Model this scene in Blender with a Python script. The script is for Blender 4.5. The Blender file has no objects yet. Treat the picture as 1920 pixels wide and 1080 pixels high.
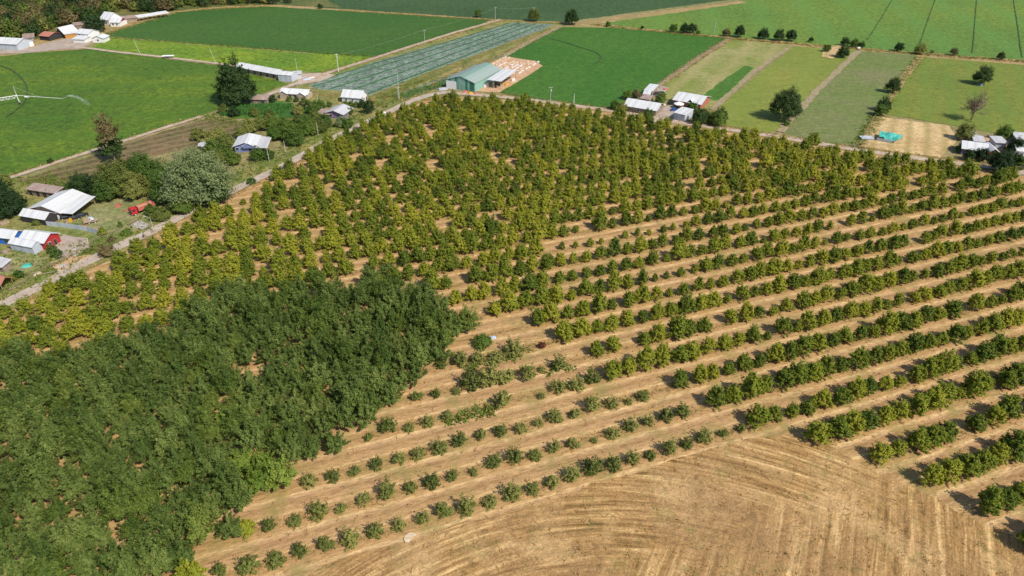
import bpy, bmesh, math, random
import numpy as np
from mathutils import Vector, Matrix, geometry
R_ = math.radians
random.seed(7); rng = np.random.default_rng(7)
scene = bpy.context.scene
COL = scene.collection
# ------------------------------------------------------------------ camera, sky, sun, exposure
F_PX, CAM_H = 1297.0, 112.0
PITCH = math.atan(830/F_PX)
cam = bpy.data.objects.new('camera', bpy.data.cameras.new('camera')); COL.objects.link(cam)
cam.location = (0, 0, CAM_H); cam.rotation_euler = (math.pi/2-PITCH, 0, 0)
cam.data.sensor_width = 36; cam.data.lens = F_PX*36/1920; cam.data.clip_end = 20000
scene.camera = cam
SUN_EL, SUN_AZ = R_(47), math.atan2(0.74, -0.67)      # azimuth from +Y towards +X
w = bpy.data.worlds.new('World'); scene.world = w; w.use_nodes = True
nt = w.node_tree; sky = nt.nodes.new('ShaderNodeTexSky'); sky.sky_type = 'NISHITA'; sky.sun_disc = False
sky.sun_elevation = SUN_EL; sky.sun_rotation = SUN_AZ
bg = nt.nodes['Background']; bg.inputs[1].default_value = 0.118; nt.links.new(sky.outputs[0], bg.inputs[0])
sun = bpy.data.objects.new('sun', bpy.data.lights.new('sun', 'SUN')); COL.objects.link(sun)
sun.data.energy = 4.6; sun.data.angle = R_(0.5); sun.data.color = (1.0, 0.93, 0.80)
sd = Vector((math.sin(SUN_AZ)*math.cos(SUN_EL), math.cos(SUN_AZ)*math.cos(SUN_EL), math.sin(SUN_EL)))
sun.rotation_euler = sd.to_track_quat('Z', 'Y').to_euler()
vs = scene.view_settings; vs.view_transform = 'Standard'; vs.look = 'None'; vs.exposure = 0.08; vs.gamma = 1

# ------------------------------------------------------------------ helpers
CP, SP = math.cos(PITCH), math.sin(PITCH)
def at(px, py, z=0.0):
    """point of the ground (height z) seen at a pixel of the 1920x1080 photograph"""
    a = (px-960)/F_PX; b = -(py-540)/F_PX
    t = (CAM_H-z)/(SP-b*CP)
    return Vector((a*t, (CP+b*SP)*t, z))
def proj(x, y, z=0.0):
    zc = y*CP-(z-CAM_H)*SP; yc = y*SP+(z-CAM_H)*CP
    return 960+F_PX*x/zc, 540-F_PX*yc/zc
def inpoly(x, y, P):
    c = False; n = len(P); j = n-1
    for i in range(n):
        if (P[i][1] > y) != (P[j][1] > y) and x < (P[j][0]-P[i][0])*(y-P[i][1])/(P[j][1]-P[i][1])+P[i][0]: c = not c
        j = i
    return c
def tag(o, label=None, cat=None, group=None, kind=None):
    if label: o['label'] = label
    if cat: o['category'] = cat
    if group: o['group'] = group
    if kind: o['kind'] = kind
    return o
def empty(name, loc, rz=0, label=None, cat=None, group=None):
    o = bpy.data.objects.new(name, None); COL.objects.link(o); o.empty_display_size = .5
    o.location = loc; o.rotation_euler = (0, 0, rz)
    return tag(o, label, cat, group)
ONES = ['', 'first', 'second', 'third', 'fourth', 'fifth', 'sixth', 'seventh', 'eighth', 'ninth', 'tenth', 'eleventh', 'twelfth', 'thirteenth',
        'fourteenth', 'fifteenth', 'sixteenth', 'seventeenth', 'eighteenth', 'nineteenth']
TENS = {20: 'twent', 30: 'thirt', 40: 'fort', 50: 'fift', 60: 'sixt', 70: 'sevent', 80: 'eight'}
def ordw(n):
    if n < 20: return ONES[n]
    t = n//10*10
    return TENS[t]+'ieth' if n % 10 == 0 else TENS[t]+'y-'+ONES[n % 10]
class MB:
    def __init__(s): s.v = []; s.f = []; s.m = []
    def add(s, vs_, fs, m=0):
        b = len(s.v); s.v += [tuple(p) for p in vs_]; s.f += [tuple(i+b for i in f) for f in fs]; s.m += [m]*len(fs)
    def box(s, c, d, rz=0, m=0, taper=1.0):
        cx, cy, cz = c; x, y, z = d[0]/2, d[1]/2, d[2]/2; co, si = math.cos(rz), math.sin(rz); P = []
        for k, q in ((-z, 1), (z, taper)):
            for i, j in ((-x, -y), (x, -y), (x, y), (-x, y)):
                i *= q; j *= q; P.append((cx+i*co-j*si, cy+i*si+j*co, cz+k))
        s.add(P, [(3, 2, 1, 0), (4, 5, 6, 7), (0, 1, 5, 4), (1, 2, 6, 5), (2, 3, 7, 6), (3, 0, 4, 7)], m)
    def tube(s, p, q, r0, r1=None, n=6, m=0):
        p = Vector(p); q = Vector(q); r1 = r0 if r1 is None else r1; d = (q-p)
        if d.length < 1e-6: return
        d.normalize(); u = d.orthogonal().normalized(); w_ = d.cross(u); P = []
        for c, r in ((p, r0), (q, r1)):
            for k in range(n):
                a = 2*math.pi*k/n; P.append(c+u*(r*math.cos(a))+w_*(r*math.sin(a)))
        s.add(P, [(k, (k+1) % n, n+(k+1) % n, n+k) for k in range(n)]+[tuple(range(n-1, -1, -1)), tuple(range(n, 2*n))], m)
    def path(s, pts, r, n=6, m=0):
        for a, b in zip(pts[:-1], pts[1:]): s.tube(a, b, r, r, n, m)
    def prism(s, prof, y0, y1, m=0, M=None):
        n = len(prof); P = [(x, y0, z) for x, z in prof]+[(x, y1, z) for x, z in prof]
        s.add(P, [tuple(range(n)), tuple(range(2*n-1, n-1, -1))]+[(k, n+k, n+(k+1) % n, (k+1) % n) for k in range(n)], m)
    def build(s, name, mats, parent=None, smooth=False, bevel=0):
        me = bpy.data.meshes.new(name); me.from_pydata(s.v, [], s.f)
        if not isinstance(mats, (list, tuple)): mats = [mats]
        for m in mats: me.materials.append(m)
        me.polygons.foreach_set('material_index', s.m)
        bm = bmesh.new(); bm.from_mesh(me); bmesh.ops.recalc_face_normals(bm, faces=bm.faces)
        if bevel: bmesh.ops.bevel(bm, geom=list(bm.edges), offset=bevel, segments=2, affect='EDGES')
        bm.to_mesh(me); bm.free()
        if smooth: me.polygons.foreach_set('use_smooth', [True]*len(me.polygons))
        o = bpy.data.objects.new(name, me); COL.objects.link(o)
        if parent: o.parent = parent
        return o

# ------------------------------------------------------------------ materials
class NT:
    def __init__(s, name):
        s.m = bpy.data.materials.new(name); s.m.use_nodes = True; s.t = s.m.node_tree; s.n = s.t.nodes; s.l = s.t.links
        s.b = s.n['Principled BSDF']; s.b.inputs['Specular IOR Level'].default_value = .25; s.b.inputs['Roughness'].default_value = .8
    def N(s, t, **k):
        n = s.n.new(t)
        for a, b in k.items(): setattr(n, a, b)
        return n
    def math(s, op, a, b=None, c=None):
        n = s.N('ShaderNodeMath', operation=op)
        for i, x in enumerate((a, b, c)):
            if x is None: continue
            if isinstance(x, (int, float)): n.inputs[i].default_value = x
            else: s.l.new(x, n.inputs[i])
        return n.outputs[0]
    def pos(s, rot=0, scale=(1, 1, 1), src='Position'):
        g = s.N('ShaderNodeNewGeometry').outputs['Position'] if src == 'Position' else s.N('ShaderNodeTexCoord').outputs['Object']
        m = s.N('ShaderNodeMapping', vector_type='TEXTURE' if False else 'POINT'); m.inputs['Rotation'].default_value = (0, 0, -rot); m.inputs['Scale'].default_value = scale
        # rotate first, then scale
        m.inputs['Scale'].default_value = (1, 1, 1); s.l.new(g, m.inputs[0])
        q = s.N('ShaderNodeVectorMath', operation='MULTIPLY'); s.l.new(m.outputs[0], q.inputs[0]); q.inputs[1].default_value = scale
        return q.outputs[0]
    def noise(s, v, sc, det=4, rough=.6, dist=0):
        n = s.N('ShaderNodeTexNoise'); s.l.new(v, n.inputs['Vector']); n.inputs['Scale'].default_value = sc; n.inputs['Detail'].default_value = det
        n.inputs['Roughness'].default_value = rough; n.inputs['Distortion'].default_value = dist; return n.outputs['Fac']
    def ramp(s, f, stops):
        n = s.N('ShaderNodeValToRGB'); e = n.color_ramp.elements
        while len(e) < len(stops): e.new(.5)
        for i, (p, c) in enumerate(stops):
            e[i].position = p; e[i].color = (c[0], c[1], c[2], 1) if not isinstance(c, (int, float)) else (c, c, c, 1)
        s.l.new(f, n.inputs[0]); return n.outputs[0]
    def mix(s, f, a, b, mode='MIX'):
        n = s.N('ShaderNodeMix', data_type='RGBA', blend_type=mode)
        for i, x in ((0, f), (6, a), (7, b)):
            if isinstance(x, (int, float)): n.inputs[i].default_value = x
            elif isinstance(x, (tuple, list)): n.inputs[i].default_value = (x[0], x[1], x[2], 1)
            else: s.l.new(x, n.inputs[i])
        return n.outputs[2]
    def bump(s, h, st=.5, d=.1):
        n = s.N('ShaderNodeBump'); n.inputs['Strength'].default_value = st; n.inputs['Distance'].default_value = d; s.l.new(h, n.inputs['Height']); s.l.new(n.outputs[0], s.b.inputs['Normal'])
    def out(s, c): s.l.new(c, s.b.inputs['Base Color']); return s.m
def mix3(c, k): return tuple(min(1, x*k) for x in c)

def field_mat(name, c, lo=.72, hi=1.3, patch=.02, pa=None, stripe=None, fine=.9, speck=None, relief=.25):
    """mottled crop: c main colour, pa a second colour in large patches, stripe=(angle, period, strength, colour)"""
    t = NT(name); p = t.pos()
    pa = pa or mix3(c, 1.25)
    big = t.noise(p, patch, 4, .6, .6)
    col = t.mix(t.ramp(big, [(.36, 0.0), (.64, 1.0)]), c, pa)
    mid = t.noise(p, .16, 4, .65)
    col = t.mix(t.ramp(mid, [(.3, .55), (.7, 0.0)]), col, mix3(c, lo))
    col = t.mix(1.0, col, t.ramp(t.noise(p, .33, 5, .75, .4), [(.36, 1-.9*(1-lo)), (.5, 1.0), (.64, 1+.8*(hi-1))]), 'MULTIPLY')
    fn = t.noise(p, fine, 3, .7)
    col = t.mix(1.0, col, t.ramp(fn, [(.3, lo), (.5, 1.0), (.7, hi)]), 'MULTIPLY')
    h = fn
    if stripe:
        a, per, st, sc_ = stripe
        q = t.pos(a, (.02, 1, 1)); wv = t.N('ShaderNodeSeparateXYZ'); t.l.new(q, wv.inputs[0])
        ph = t.math('ADD', t.math('DIVIDE', wv.outputs[1], per), t.math('MULTIPLY', t.noise(p, .05, 2), .6))
        tri = t.math('ABSOLUTE', t.math('SUBTRACT', t.math('FRACT', ph), .5))
        m_ = t.ramp(tri, [(.05, 1.0), (.3, 0.0)])
        col = t.mix(t.math('MULTIPLY', m_, st), col, sc_)
    if speck:
        sc_, thr, cc = speck
        v = t.N('ShaderNodeTexVoronoi'); t.l.new(p, v.inputs['Vector']); v.inputs['Scale'].default_value = sc_
        col = t.mix(t.ramp(v.outputs['Distance'], [(thr-.15, 1.0), (thr+.05, 0.0)]), col, cc)
    t.bump(h, relief, .3)
    return t.out(col)

ROW_A = R_(20.0); ROW_D = 9.0; TREE_D = 4.63
UX, UY = math.cos(ROW_A), math.sin(ROW_A)
_f = at(875, 952, 1.0); S0 = _f.x*UX+_f.y*UY
_c = [at(x, y, 1.0) for x, y in ((516, 1048), (704, 994), (875, 949), (1074, 890), (1255, 840))]
Q0 = sum(-p.x*UY+p.y*UX for p in _c)/5                     # front row offset
def soil_mat():
    t = NT('orchard_soil'); p = t.pos(); q = t.pos(ROW_A)
    sx = t.N('ShaderNodeSeparateXYZ'); t.l.new(q, sx.inputs[0])
    st = t.pos(ROW_A, (.12, 1, 1)); wob = t.noise(st, .5, 4, .6)
    r = t.math('DIVIDE', t.math('SUBTRACT', sx.outputs[1], Q0), ROW_D)
    r = t.math('FRACT', t.math('ADD', r, t.math('MULTIPLY', t.math('SUBTRACT', wob, .5), .16)))
    straw, pale, brown, dark = (.44, .27, .11), (.70, .49, .24), (.28, .16, .062), (.21, .15, .042)
    base = t.ramp(r, [(0, dark), (.09, (.38, .235, .095)), (.17, straw), (.24, pale), (.30, straw), (.40, (.45, .275, .135)), (.52, brown), (.62, (.46, .29, .15)), (.72, pale), (.79, straw), (.90, (.40, .24, .10)), (1.0, dark)])
    lf = t.noise(p, .03, 4, .6)
    base = t.mix(t.ramp(lf, [(.35, 0.0), (.7, .5)]), base, (.42, .25, .125))
    base = t.mix(t.ramp(t.noise(p, .22, 5, .7, .8), [(.42, 0.0), (.62, .75)]), base, (.43, .265, .115))
    thatch = t.noise(t.pos(ROW_A, (.25, 1, 1)), 2.2, 5, .75)
    col = t.mix(1.0, base, t.ramp(thatch, [(.28, .5), (.5, 1.0), (.72, 1.5)]), 'MULTIPLY')
    gw = t.noise(p, .11, 5, .7)
    col = t.mix(t.ramp(gw, [(.50, 0.0), (.66, .6)]), col, (.215, .20, .055))
    fine = t.noise(p, 5.0, 3, .7); col = t.mix(1.0, col, t.ramp(fine, [(.3, .75), (.7, 1.25)]), 'MULTIPLY')
    t.bump(thatch, .6, .25); return t.out(col)
def stubble_mat():
    t = NT('stubble'); p = t.pos()
    A2 = math.atan2(1540, 780)
    def streaks(a, sc): return t.noise(t.pos(a, (.05, 1, 1)), sc, 4, .65, .2)
    dv = t.N('ShaderNodeVectorMath', operation='SUBTRACT'); t.l.new(p, dv.inputs[0]); dv.inputs[1].default_value = (18.6, 21.7, 0)
    sv = t.N('ShaderNodeSeparateXYZ'); t.l.new(dv.outputs[0], sv.inputs[0])
    rad = t.math('SQRT', t.math('ADD', t.math('POWER', sv.outputs[0], 2.0), t.math('POWER', sv.outputs[1], 2.0)))
    cv = t.N('ShaderNodeCombineXYZ'); t.l.new(rad, cv.inputs[0]); t.l.new(t.math('MULTIPLY', t.math('ARCTAN2', sv.outputs[0], sv.outputs[1]), 4.0), cv.inputs[1])
    s1 = t.noise(cv.outputs[0], 1.0, 5, .65, .25); s2 = t.noise(t.pos(A2, (.06, 1, 1)), .62, 5, .7, .9)
    q = t.N('ShaderNodeSeparateXYZ'); t.l.new(t.pos(ROW_A), q.inputs[0])
    q2 = t.N('ShaderNodeSeparateXYZ'); t.l.new(t.pos(math.atan2(-.55, .83)), q2.inputs[0])
    nz = t.math('MULTIPLY', t.math('SUBTRACT', t.noise(p, .06, 3), .5), 22)
    # headland swaths follow the last row; the inner field was cut across
    dist = t.math('SUBTRACT', Q0-19.0, t.math('ADD', q.outputs[1], nz))
    m = t.ramp(t.math('DIVIDE', dist, 8.0), [(0.0, 0.0), (1.0, 1.0)])
    f = t.mix(m, s1, s2)
    col = t.ramp(f, [(.33, (.15, .083, .026)), (.45, (.30, .172, .062)), (.56, (.43, .262, .105)), (.67, (.70, .48, .225))])
    per = t.math('FRACT', t.math('ADD', t.math('DIVIDE', q2.outputs[0], 1e6), .5))
    qa = t.N('ShaderNodeSeparateXYZ'); t.l.new(t.pos(A2), qa.inputs[0])
    tr = t.math('ABSOLUTE', t.math('SUBTRACT', t.math('FRACT', t.math('ADD', t.math('DIVIDE', qa.outputs[1], 2.6), t.math('MULTIPLY', t.noise(p, .12, 3), 1.1))), .5))
    col = t.mix(t.math('MULTIPLY', t.math('MULTIPLY', t.ramp(tr, [(.03, 1.0), (.30, 0.0)]), m), .14), col, (.25, .15, .05))
    lf = t.noise(p, .035, 4, .6, .5)
    col = t.mix(t.ramp(lf, [(.45, 0.0), (.66, .7)]), col, (.30, .175, .078))
    col = t.mix(t.ramp(t.noise(p, .05, 4, .6, 1.2), [(.5, 0.0), (.68, .55)]), col, (.58, .39, .185))
    gw = t.noise(p, .16, 5, .75, .4); col = t.mix(t.ramp(gw, [(.55, 0.0), (.70, .55)]), col, (.17, .17, .045))
    th = t.noise(p, 2.6, 5, .8); col = t.mix(1.0, col, t.ramp(th, [(.3, .72), (.5, 1.0), (.7, 1.3)]), 'MULTIPLY')
    cl = t.noise(p, .75, 5, .8, 1.5); col = t.mix(1.0, col, t.ramp(cl, [(.34, .62), (.47, .98), (.62, 1.3)]), 'MULTIPLY')
    t.bump(cl, .7, .35); return t.out(col)
def dirt_mat(name, a, b, c, sc=.25):
    t = NT(name); p = t.pos(); n = t.noise(p, sc, 5, .65)
    col = t.ramp(n, [(.3, a), (.5, b), (.7, c)]); f = t.noise(p, 2.5, 4, .7)
    col = t.mix(1.0, col, t.ramp(f, [(.3, .8), (.7, 1.2)]), 'MULTIPLY'); t.bump(f, .4, .15); return t.out(col)
def paint(name, c, rough=.5, var=.12, sc=1.2, metal=0, spec=.4):
    t = NT(name); p = t.pos(src='Object'); n = t.noise(p, sc, 4, .6)
    t.b.inputs['Roughness'].default_value = rough; t.b.inputs['Metallic'].default_value = metal; t.b.inputs['Specular IOR Level'].default_value = spec
    return t.out(t.mix(1.0, c, t.ramp(n, [(.3, 1-var), (.7, 1+var)]), 'MULTIPLY'))
def sheet_mat(name, c, rust=0.0, rc=(.28, .13, .07), per=1.0, band=None):
    """corrugated roofing with panel seams and weather stains; seams run down local Y"""
    t = NT(name); p = t.pos(src='Object'); s = t.N('ShaderNodeSeparateXYZ'); t.l.new(p, s.inputs[0])
    fr = t.math('ABSOLUTE', t.math('SUBTRACT', t.math('FRACT', t.math('DIVIDE', s.outputs[0], per)), .5))
    pan = t.N('ShaderNodeTexWhiteNoise', noise_dimensions='1D'); t.l.new(t.math('FLOOR', t.math('DIVIDE', s.outputs[0], per)), pan.inputs['W'])
    col = t.mix(1.0, c, t.ramp(pan.outputs['Value'], [(0, .86), (1, 1.07)]), 'MULTIPLY')
    col = t.mix(t.ramp(fr, [(.02, .35), (.07, 0.0)]), col, mix3(c, .5))
    if band: col = t.mix(t.ramp(pan.outputs['Value'], [(.52, 0.0), (.56, 1.0)]), col, band)
    n = t.noise(t.pos(src='Object', scale=(1, .3, .3)), 1.1, 5, .7)
    col = t.mix(t.ramp(n, [(.62-rust*.25, 0.0), (.78-rust*.25, .25+.6*rust)]), col, rc)
    t.b.inputs['Roughness'].default_value = .5
    wv = t.math('SINE', t.math('MULTIPLY', s.outputs[0], 28)); t.bump(wv, .25, .03)
    return t.out(col)
def leaf_mat(name, dark, mid, lite, wscale=.012, trans=.22, var=.5, spec=.18, lv=.45, rs=.75):
    t = NT(name); oi = t.N('ShaderNodeObjectInfo'); at_ = t.N('ShaderNodeAttribute', attribute_name='v')
    m = t.N('ShaderNodeVectorMath', operation='MULTIPLY'); t.l.new(oi.outputs['Location'], m.inputs[0]); m.inputs[1].default_value = (1, 1, 0)
    reg = t.math('MULTIPLY', t.math('SUBTRACT', t.noise(m.outputs[0], wscale, 3, .6), .5), rs)
    f = t.math('ADD', t.math('ADD', t.math('MULTIPLY', at_.outputs['Fac'], lv), t.math('MULTIPLY', oi.outputs['Random'], var)), reg)
    col = t.ramp(f, [(.08, dark), (.47, mid), (.98, lite)])
    t.b.inputs['Roughness'].default_value = .62; t.b.inputs['Specular IOR Level'].default_value = spec
    t.l.new(col, t.b.inputs['Base Color'])
    tr = t.N('ShaderNodeBsdfTranslucent'); t.l.new(t.mix(1.0, col, (1.1, 1.25, .6), 'MULTIPLY'), tr.inputs[0])
    mx = t.N('ShaderNodeMixShader'); mx.inputs[0].default_value = trans; t.l.new(t.b.outputs[0], mx.inputs[1]); t.l.new(tr.outputs[0], mx.inputs[2])
    t.l.new(mx.outputs[0], t.n['Material Output'].inputs[0]); return t.m

M = {}
M['leaf_hazel'] = leaf_mat('leaf_hazel', (.07, .12, .016), (.215, .25, .025), (.41, .38, .038), var=.55, trans=.27)
M['leaf_young'] = leaf_mat('leaf_young', (.07, .10, .02), (.15, .18, .04), (.27, .27, .075), var=.75)
M['leaf_dense'] = leaf_mat('leaf_dense', (.056, .10, .022), (.125, .18, .038), (.29, .335, .095), wscale=.03, var=.36, lv=.58, trans=.3)
M['leaf_lime'] = leaf_mat('leaf_lime', (.10, .17, .025), (.19, .27, .04), (.30, .36, .08), trans=.3)
M['leaf_dense_b'] = leaf_mat('leaf_dense_b', (.04, .075, .012), (.10, .15, .024), (.23, .27, .055), wscale=.03, var=.4, lv=.6)
M['leaf_dark'] = leaf_mat('leaf_dark', (.018, .042, .014), (.032, .065, .018), (.06, .10, .025), trans=.15)
M['leaf_mid'] = leaf_mat('leaf_mid', (.05, .10, .02), (.09, .155, .025), (.17, .22, .04))
M['leaf_silver'] = leaf_mat('leaf_silver', (.12, .165, .065), (.215, .265, .115), (.33, .36, .19), trans=.3)
M['leaf_brown'] = leaf_mat('leaf_brown', (.08, .07, .03), (.15, .12, .05), (.25, .20, .095))
M['leaf_red'] = leaf_mat('leaf_red', (.09, .025, .02), (.13, .04, .03), (.18, .08, .04))
M['twig'] = leaf_mat('twig', (.16, .12, .08), (.24, .185, .125), (.34, .27, .18), trans=.05)
M['bark'] = dirt_mat('bark', (.10, .07, .045), (.16, .12, .08), (.24, .19, .13), 1.5)
M['straw'] = leaf_mat('straw', (.28, .17, .065), (.44, .29, .12), (.62, .45, .22), trans=.3)
M['weed'] = leaf_mat('weed', (.07, .13, .025), (.14, .20, .035), (.28, .30, .07), trans=.3)
M['corn'] = leaf_mat('corn', (.05, .15, .03), (.09, .22, .05), (.19, .32, .10), trans=.25)

M['roof_white'] = sheet_mat('roof_white', (.62, .63, .65), .3, (.5, .46, .42))
M['roof_grey'] = sheet_mat('roof_grey', (.50, .50, .53), .35, (.36, .30, .27))
M['roof_rust'] = sheet_mat('roof_rust', (.40, .35, .33), .9, (.30, .17, .12))
M['roof_red'] = sheet_mat('roof_red', (.48, .19, .13), .3, (.35, .2, .15), .5)
M['roof_brown'] = sheet_mat('roof_brown', (.34, .25, .21), .5, (.25, .17, .13))
M['roof_green'] = sheet_mat('roof_green', (.20, .32, .28), .1, (.3, .33, .3), 2.2, band=(.29, .36, .33))
M['wall_green'] = sheet_mat('wall_green', (.045, .20, .125), .0, (.1, .2, .15), 1.3, band=(.23, .42, .36))
M['wall_white'] = paint('wall_white', (.72, .71, .70), .7)
M['wall_grey'] = sheet_mat('wall_grey', (.47, .51, .58), .25, (.35, .33, .33))
M['wall_dark'] = paint('wall_dark', (.035, .033, .035), .8)
M['wall_beige'] = paint('wall_beige', (.42, .34, .26), .8)
M['wall_wood'] = dirt_mat('wall_wood', (.16, .11, .08), (.26, .2, .16), (.36, .3, .25), .8)
M['wall_blue'] = paint('wall_blue', (.03, .15, .55), .6)
M['wall_pblue'] = paint('wall_pblue', (.16, .2, .42), .7)
M['wall_red'] = paint('wall_red', (.38, .025, .03), .6)
M['wall_brick'] = paint('wall_brick', (.36, .13, .09), .8)
M['wall_orange'] = paint('wall_orange', (.45, .22, .06), .8)
M['wall_purple'] = paint('wall_purple', (.20, .16, .26), .8)
M['white'] = paint('white', (.82, .82, .82), .5, .04)
M['glass'] = paint('glass', (.03, .04, .05), .12, .1, spec=.8)
M['steel'] = paint('steel', (.62, .64, .66), .4, .08, metal=.3)
M['pole'] = paint('pole', (.50, .47, .43), .8)
M['wood'] = dirt_mat('wood', (.20, .14, .09), (.33, .25, .17), (.45, .36, .26), 1.0)
M['timber'] = dirt_mat('timber', (.40, .26, .15), (.62, .47, .34), (.74, .66, .58), 1.0)
M['timber_white'] = dirt_mat('timber_white', (.5, .45, .42), (.68, .62, .6), (.8, .78, .76), 1.0)
M['red'] = paint('red', (.50, .03, .035), .35, .1)
M['red_faded'] = paint('red_faded', (.50, .15, .12), .6, .25)
M['blue'] = paint('blue', (.02, .10, .40), .35)
M['black'] = paint('black', (.02, .02, .022), .4)
M['carblack'] = paint('carblack', (.03, .03, .035), .2, .1, spec=.7)
M['yellow'] = paint('yellow', (.60, .36, .03), .5)
M['tarp_teal'] = paint('tarp_teal', (.07, .42, .36), .6, .2, .5)
M['concrete'] = dirt_mat('concrete', (.34, .30, .27), (.42, .38, .35), (.5, .46, .43))
M['panel'] = paint('panel', (.45, .55, .7), .25, .1)
M['skin'] = paint('skin', (.42, .24, .16), .6)
M['cloth_dark'] = paint('cloth_dark', (.03, .035, .06), .8)
M['cloth_pale'] = paint('cloth_pale', (.35, .33, .33), .8)

M['soil'] = soil_mat(); M['stubble'] = stubble_mat()
M['road'] = dirt_mat('road', (.33, .265, .21), (.43, .355, .29), (.51, .43, .36))
M['lane'] = dirt_mat('lane', (.36, .26, .19), (.45, .35, .27), (.52, .43, .35))
M['bank'] = dirt_mat('bank', (.19, .17, .085), (.30, .235, .14), (.42, .33, .22), .5)
M['verge'] = field_mat('verge', (.42, .285, .13), .7, 1.3, .05, (.26, .22, .08), fine=1.2)
M['verge_g'] = field_mat('verge_g', (.15, .19, .045), .65, 1.4, .06, (.34, .26, .10), fine=1.2)
M['yard'] = dirt_mat('yard', (.30, .23, .19), (.38, .31, .26), (.45, .38, .33))
M['earth'] = dirt_mat('earth', (.40, .225, .12), (.50, .31, .18), (.58, .40, .26))
M['lawn'] = field_mat('lawn', (.17, .20, .065), .75, 1.35, .06, (.34, .29, .15), fine=1.0)
VA = math.atan2(1540, 770)
M['g1'] = field_mat('g1', (.066, .135, .012), .62, 1.4, .016, (.13, .195, .014), stripe=(R_(4), 26, .4, (.055, .135, .012)), fine=.7)
M['g2'] = field_mat('g2', (.042, .115, .016), .72, 1.25, .012, (.062, .132, .018), fine=.6, stripe=(R_(10), 14, .25, (.035, .095, .014)))
M['g3'] = field_mat('g3', (.12, .22, .018), .6, 1.3, .03, (.22, .30, .018), fine=.5, speck=(.55, .25, (.05, .12, .015)))
M['g4'] = field_mat('g4', (.155, .21, .16), .4, 1.55, .03, (.21, .27, .22), fine=.8)
M['g4d'] = field_mat('g4d', (.035, .12, .035), .8, 1.2)
M['g4b'] = field_mat('g4b', (.13, .16, .035), .6, 1.4, .05, (.26, .20, .06))
M['g5'] = field_mat('g5', (.045, .138, .015), .72, 1.25, .012, (.068, .16, .018), fine=.6, stripe=(VA, 11, .22, (.034, .11, .014)))
M['g6'] = field_mat('g6', (.042, .088, .028), .68, 1.35, .015, (.058, .11, .035), fine=.4)
M['g7'] = field_mat('g7', (.105, .20, .032), .65, 1.3, .008, (.165, .24, .032), fine=.45, stripe=(VA+.25, 38, .4, (.10, .235, .045)))
M['g8a'] = field_mat('g8a', (.20, .235, .05), .75, 1.25, .02, (.33, .30, .13), stripe=(VA, 17, .35, (.40, .31, .16)))
M['g8b'] = field_mat('g8b', (.17, .215, .036), .8, 1.2, .02, (.225, .24, .045), stripe=(VA, 23, .25, (.17, .25, .04)))
M['g8c'] = field_mat('g8c', (.125, .19, .038), .8, 1.25, .015, (.20, .185, .09), fine=.7)
M['g8d'] = field_mat('g8d', (.14, .19, .03), .75, 1.25, .018, (.205, .22, .035), stripe=(VA, 12, .35, (.12, .21, .03)))
M['g8e'] = field_mat('g8e', (.06, .145, .018), .7, 1.3)
M['hay'] = field_mat('hay', (.52, .36, .17), .7, 1.3, .04, (.62, .46, .24), stripe=(VA, 7, .6, (.30, .23, .08)), fine=1.0)
M['plough'] = field_mat('plough', (.115, .105, .035), .6, 1.4, .03, (.22, .145, .075), stripe=(R_(40), 6, .5, (.27, .19, .105)))
M['track'] = dirt_mat('track', (.03, .06, .02), (.045, .085, .025), (.06, .10, .03))
M['base'] = field_mat('base', (.20, .20, .07), .7, 1.3, .01, (.32, .25, .12))
M['scrub'] = field_mat('scrub', (.09, .12, .03), .6, 1.4, .03, (.22, .19, .06))
M['ash'] = dirt_mat('ash', (.5, .36, .2), (.60, .48, .34), (.80, .76, .68), .6)

# ------------------------------------------------------------------ ground, fields, roads (the setting)
ZL = [0.0]
def sheet(name, pts, mat, jit=.5, world=False, step=4.0, kind='structure', z=None):
    """flat irregular-edged patch on the ground"""
    P = [Vector((p[0], p[1], 0)) for p in pts] if world else [at(*p) for p in pts]
    ZL[0] += .005; zz = ZL[0] if z is None else z
    Q = []
    for a, b in zip(P, P[1:]+P[:1]):
        L = (b-a).length; n = max(1, min(160, int(L/step))); nrm = Vector((-(b-a).y, (b-a).x, 0))/max(L, 1e-6)
        for k in range(n): Q.append(a.lerp(b, k/n)+nrm*(rng.uniform(-jit, jit) if k else 0))
    tri = geometry.tessellate_polygon([Q])
    mb = MB(); mb.add([(q.x, q.y, zz) for q in Q], [tuple(t) for t in tri])
    me = bpy.data.meshes.new(name); me.from_pydata(mb.v, [], mb.f); me.materials.append(mat)
    o = bpy.data.objects.new(name, me); COL.objects.link(o)
    bm = bmesh.new(); bm.from_mesh(me)
    for f in bm.faces:
        if f.normal.z < 0: f.normal_flip()
    bm.to_mesh(me); bm.free()
    if kind: tag(o, kind=kind)
    return o
def ribbon(name, pts, wid, mat, jit=.25, kind='structure', step=3.0):
    P = [at(*p) for p in pts]; Q = [P[0]]
    for a, b in zip(P[:-1], P[1:]):
        n = max(1, int((b-a).length/step))
        for k in range(1, n+1): Q.append(a.lerp(b, k/n))
    # smooth
    for _ in range(3): Q = [Q[0]]+[(Q[i-1]+Q[i]*2+Q[i+1])/4 for i in range(1, len(Q)-1)]+[Q[-1]]
    ZL[0] += .005; V = []; Fc = []
    for i, q in enumerate(Q):
        d = (Q[min(i+1, len(Q)-1)]-Q[max(i-1, 0)]).normalized(); n_ = Vector((-d.y, d.x, 0))
        a = q+n_*(wid/2+rng.uniform(-jit, jit)); b = q-n_*(wid/2+rng.uniform(-jit, jit))
        V += [(a.x, a.y, ZL[0]), (b.x, b.y, ZL[0])]
        if i: Fc.append((2*i-2, 2*i-1, 2*i+1, 2*i))
    me = bpy.data.meshes.new(name); me.from_pydata(V, [], Fc); me.materials.append(mat)
    o = bpy.data.objects.new(name, me); COL.objects.link(o); tag(o, kind=kind); return o
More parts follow.
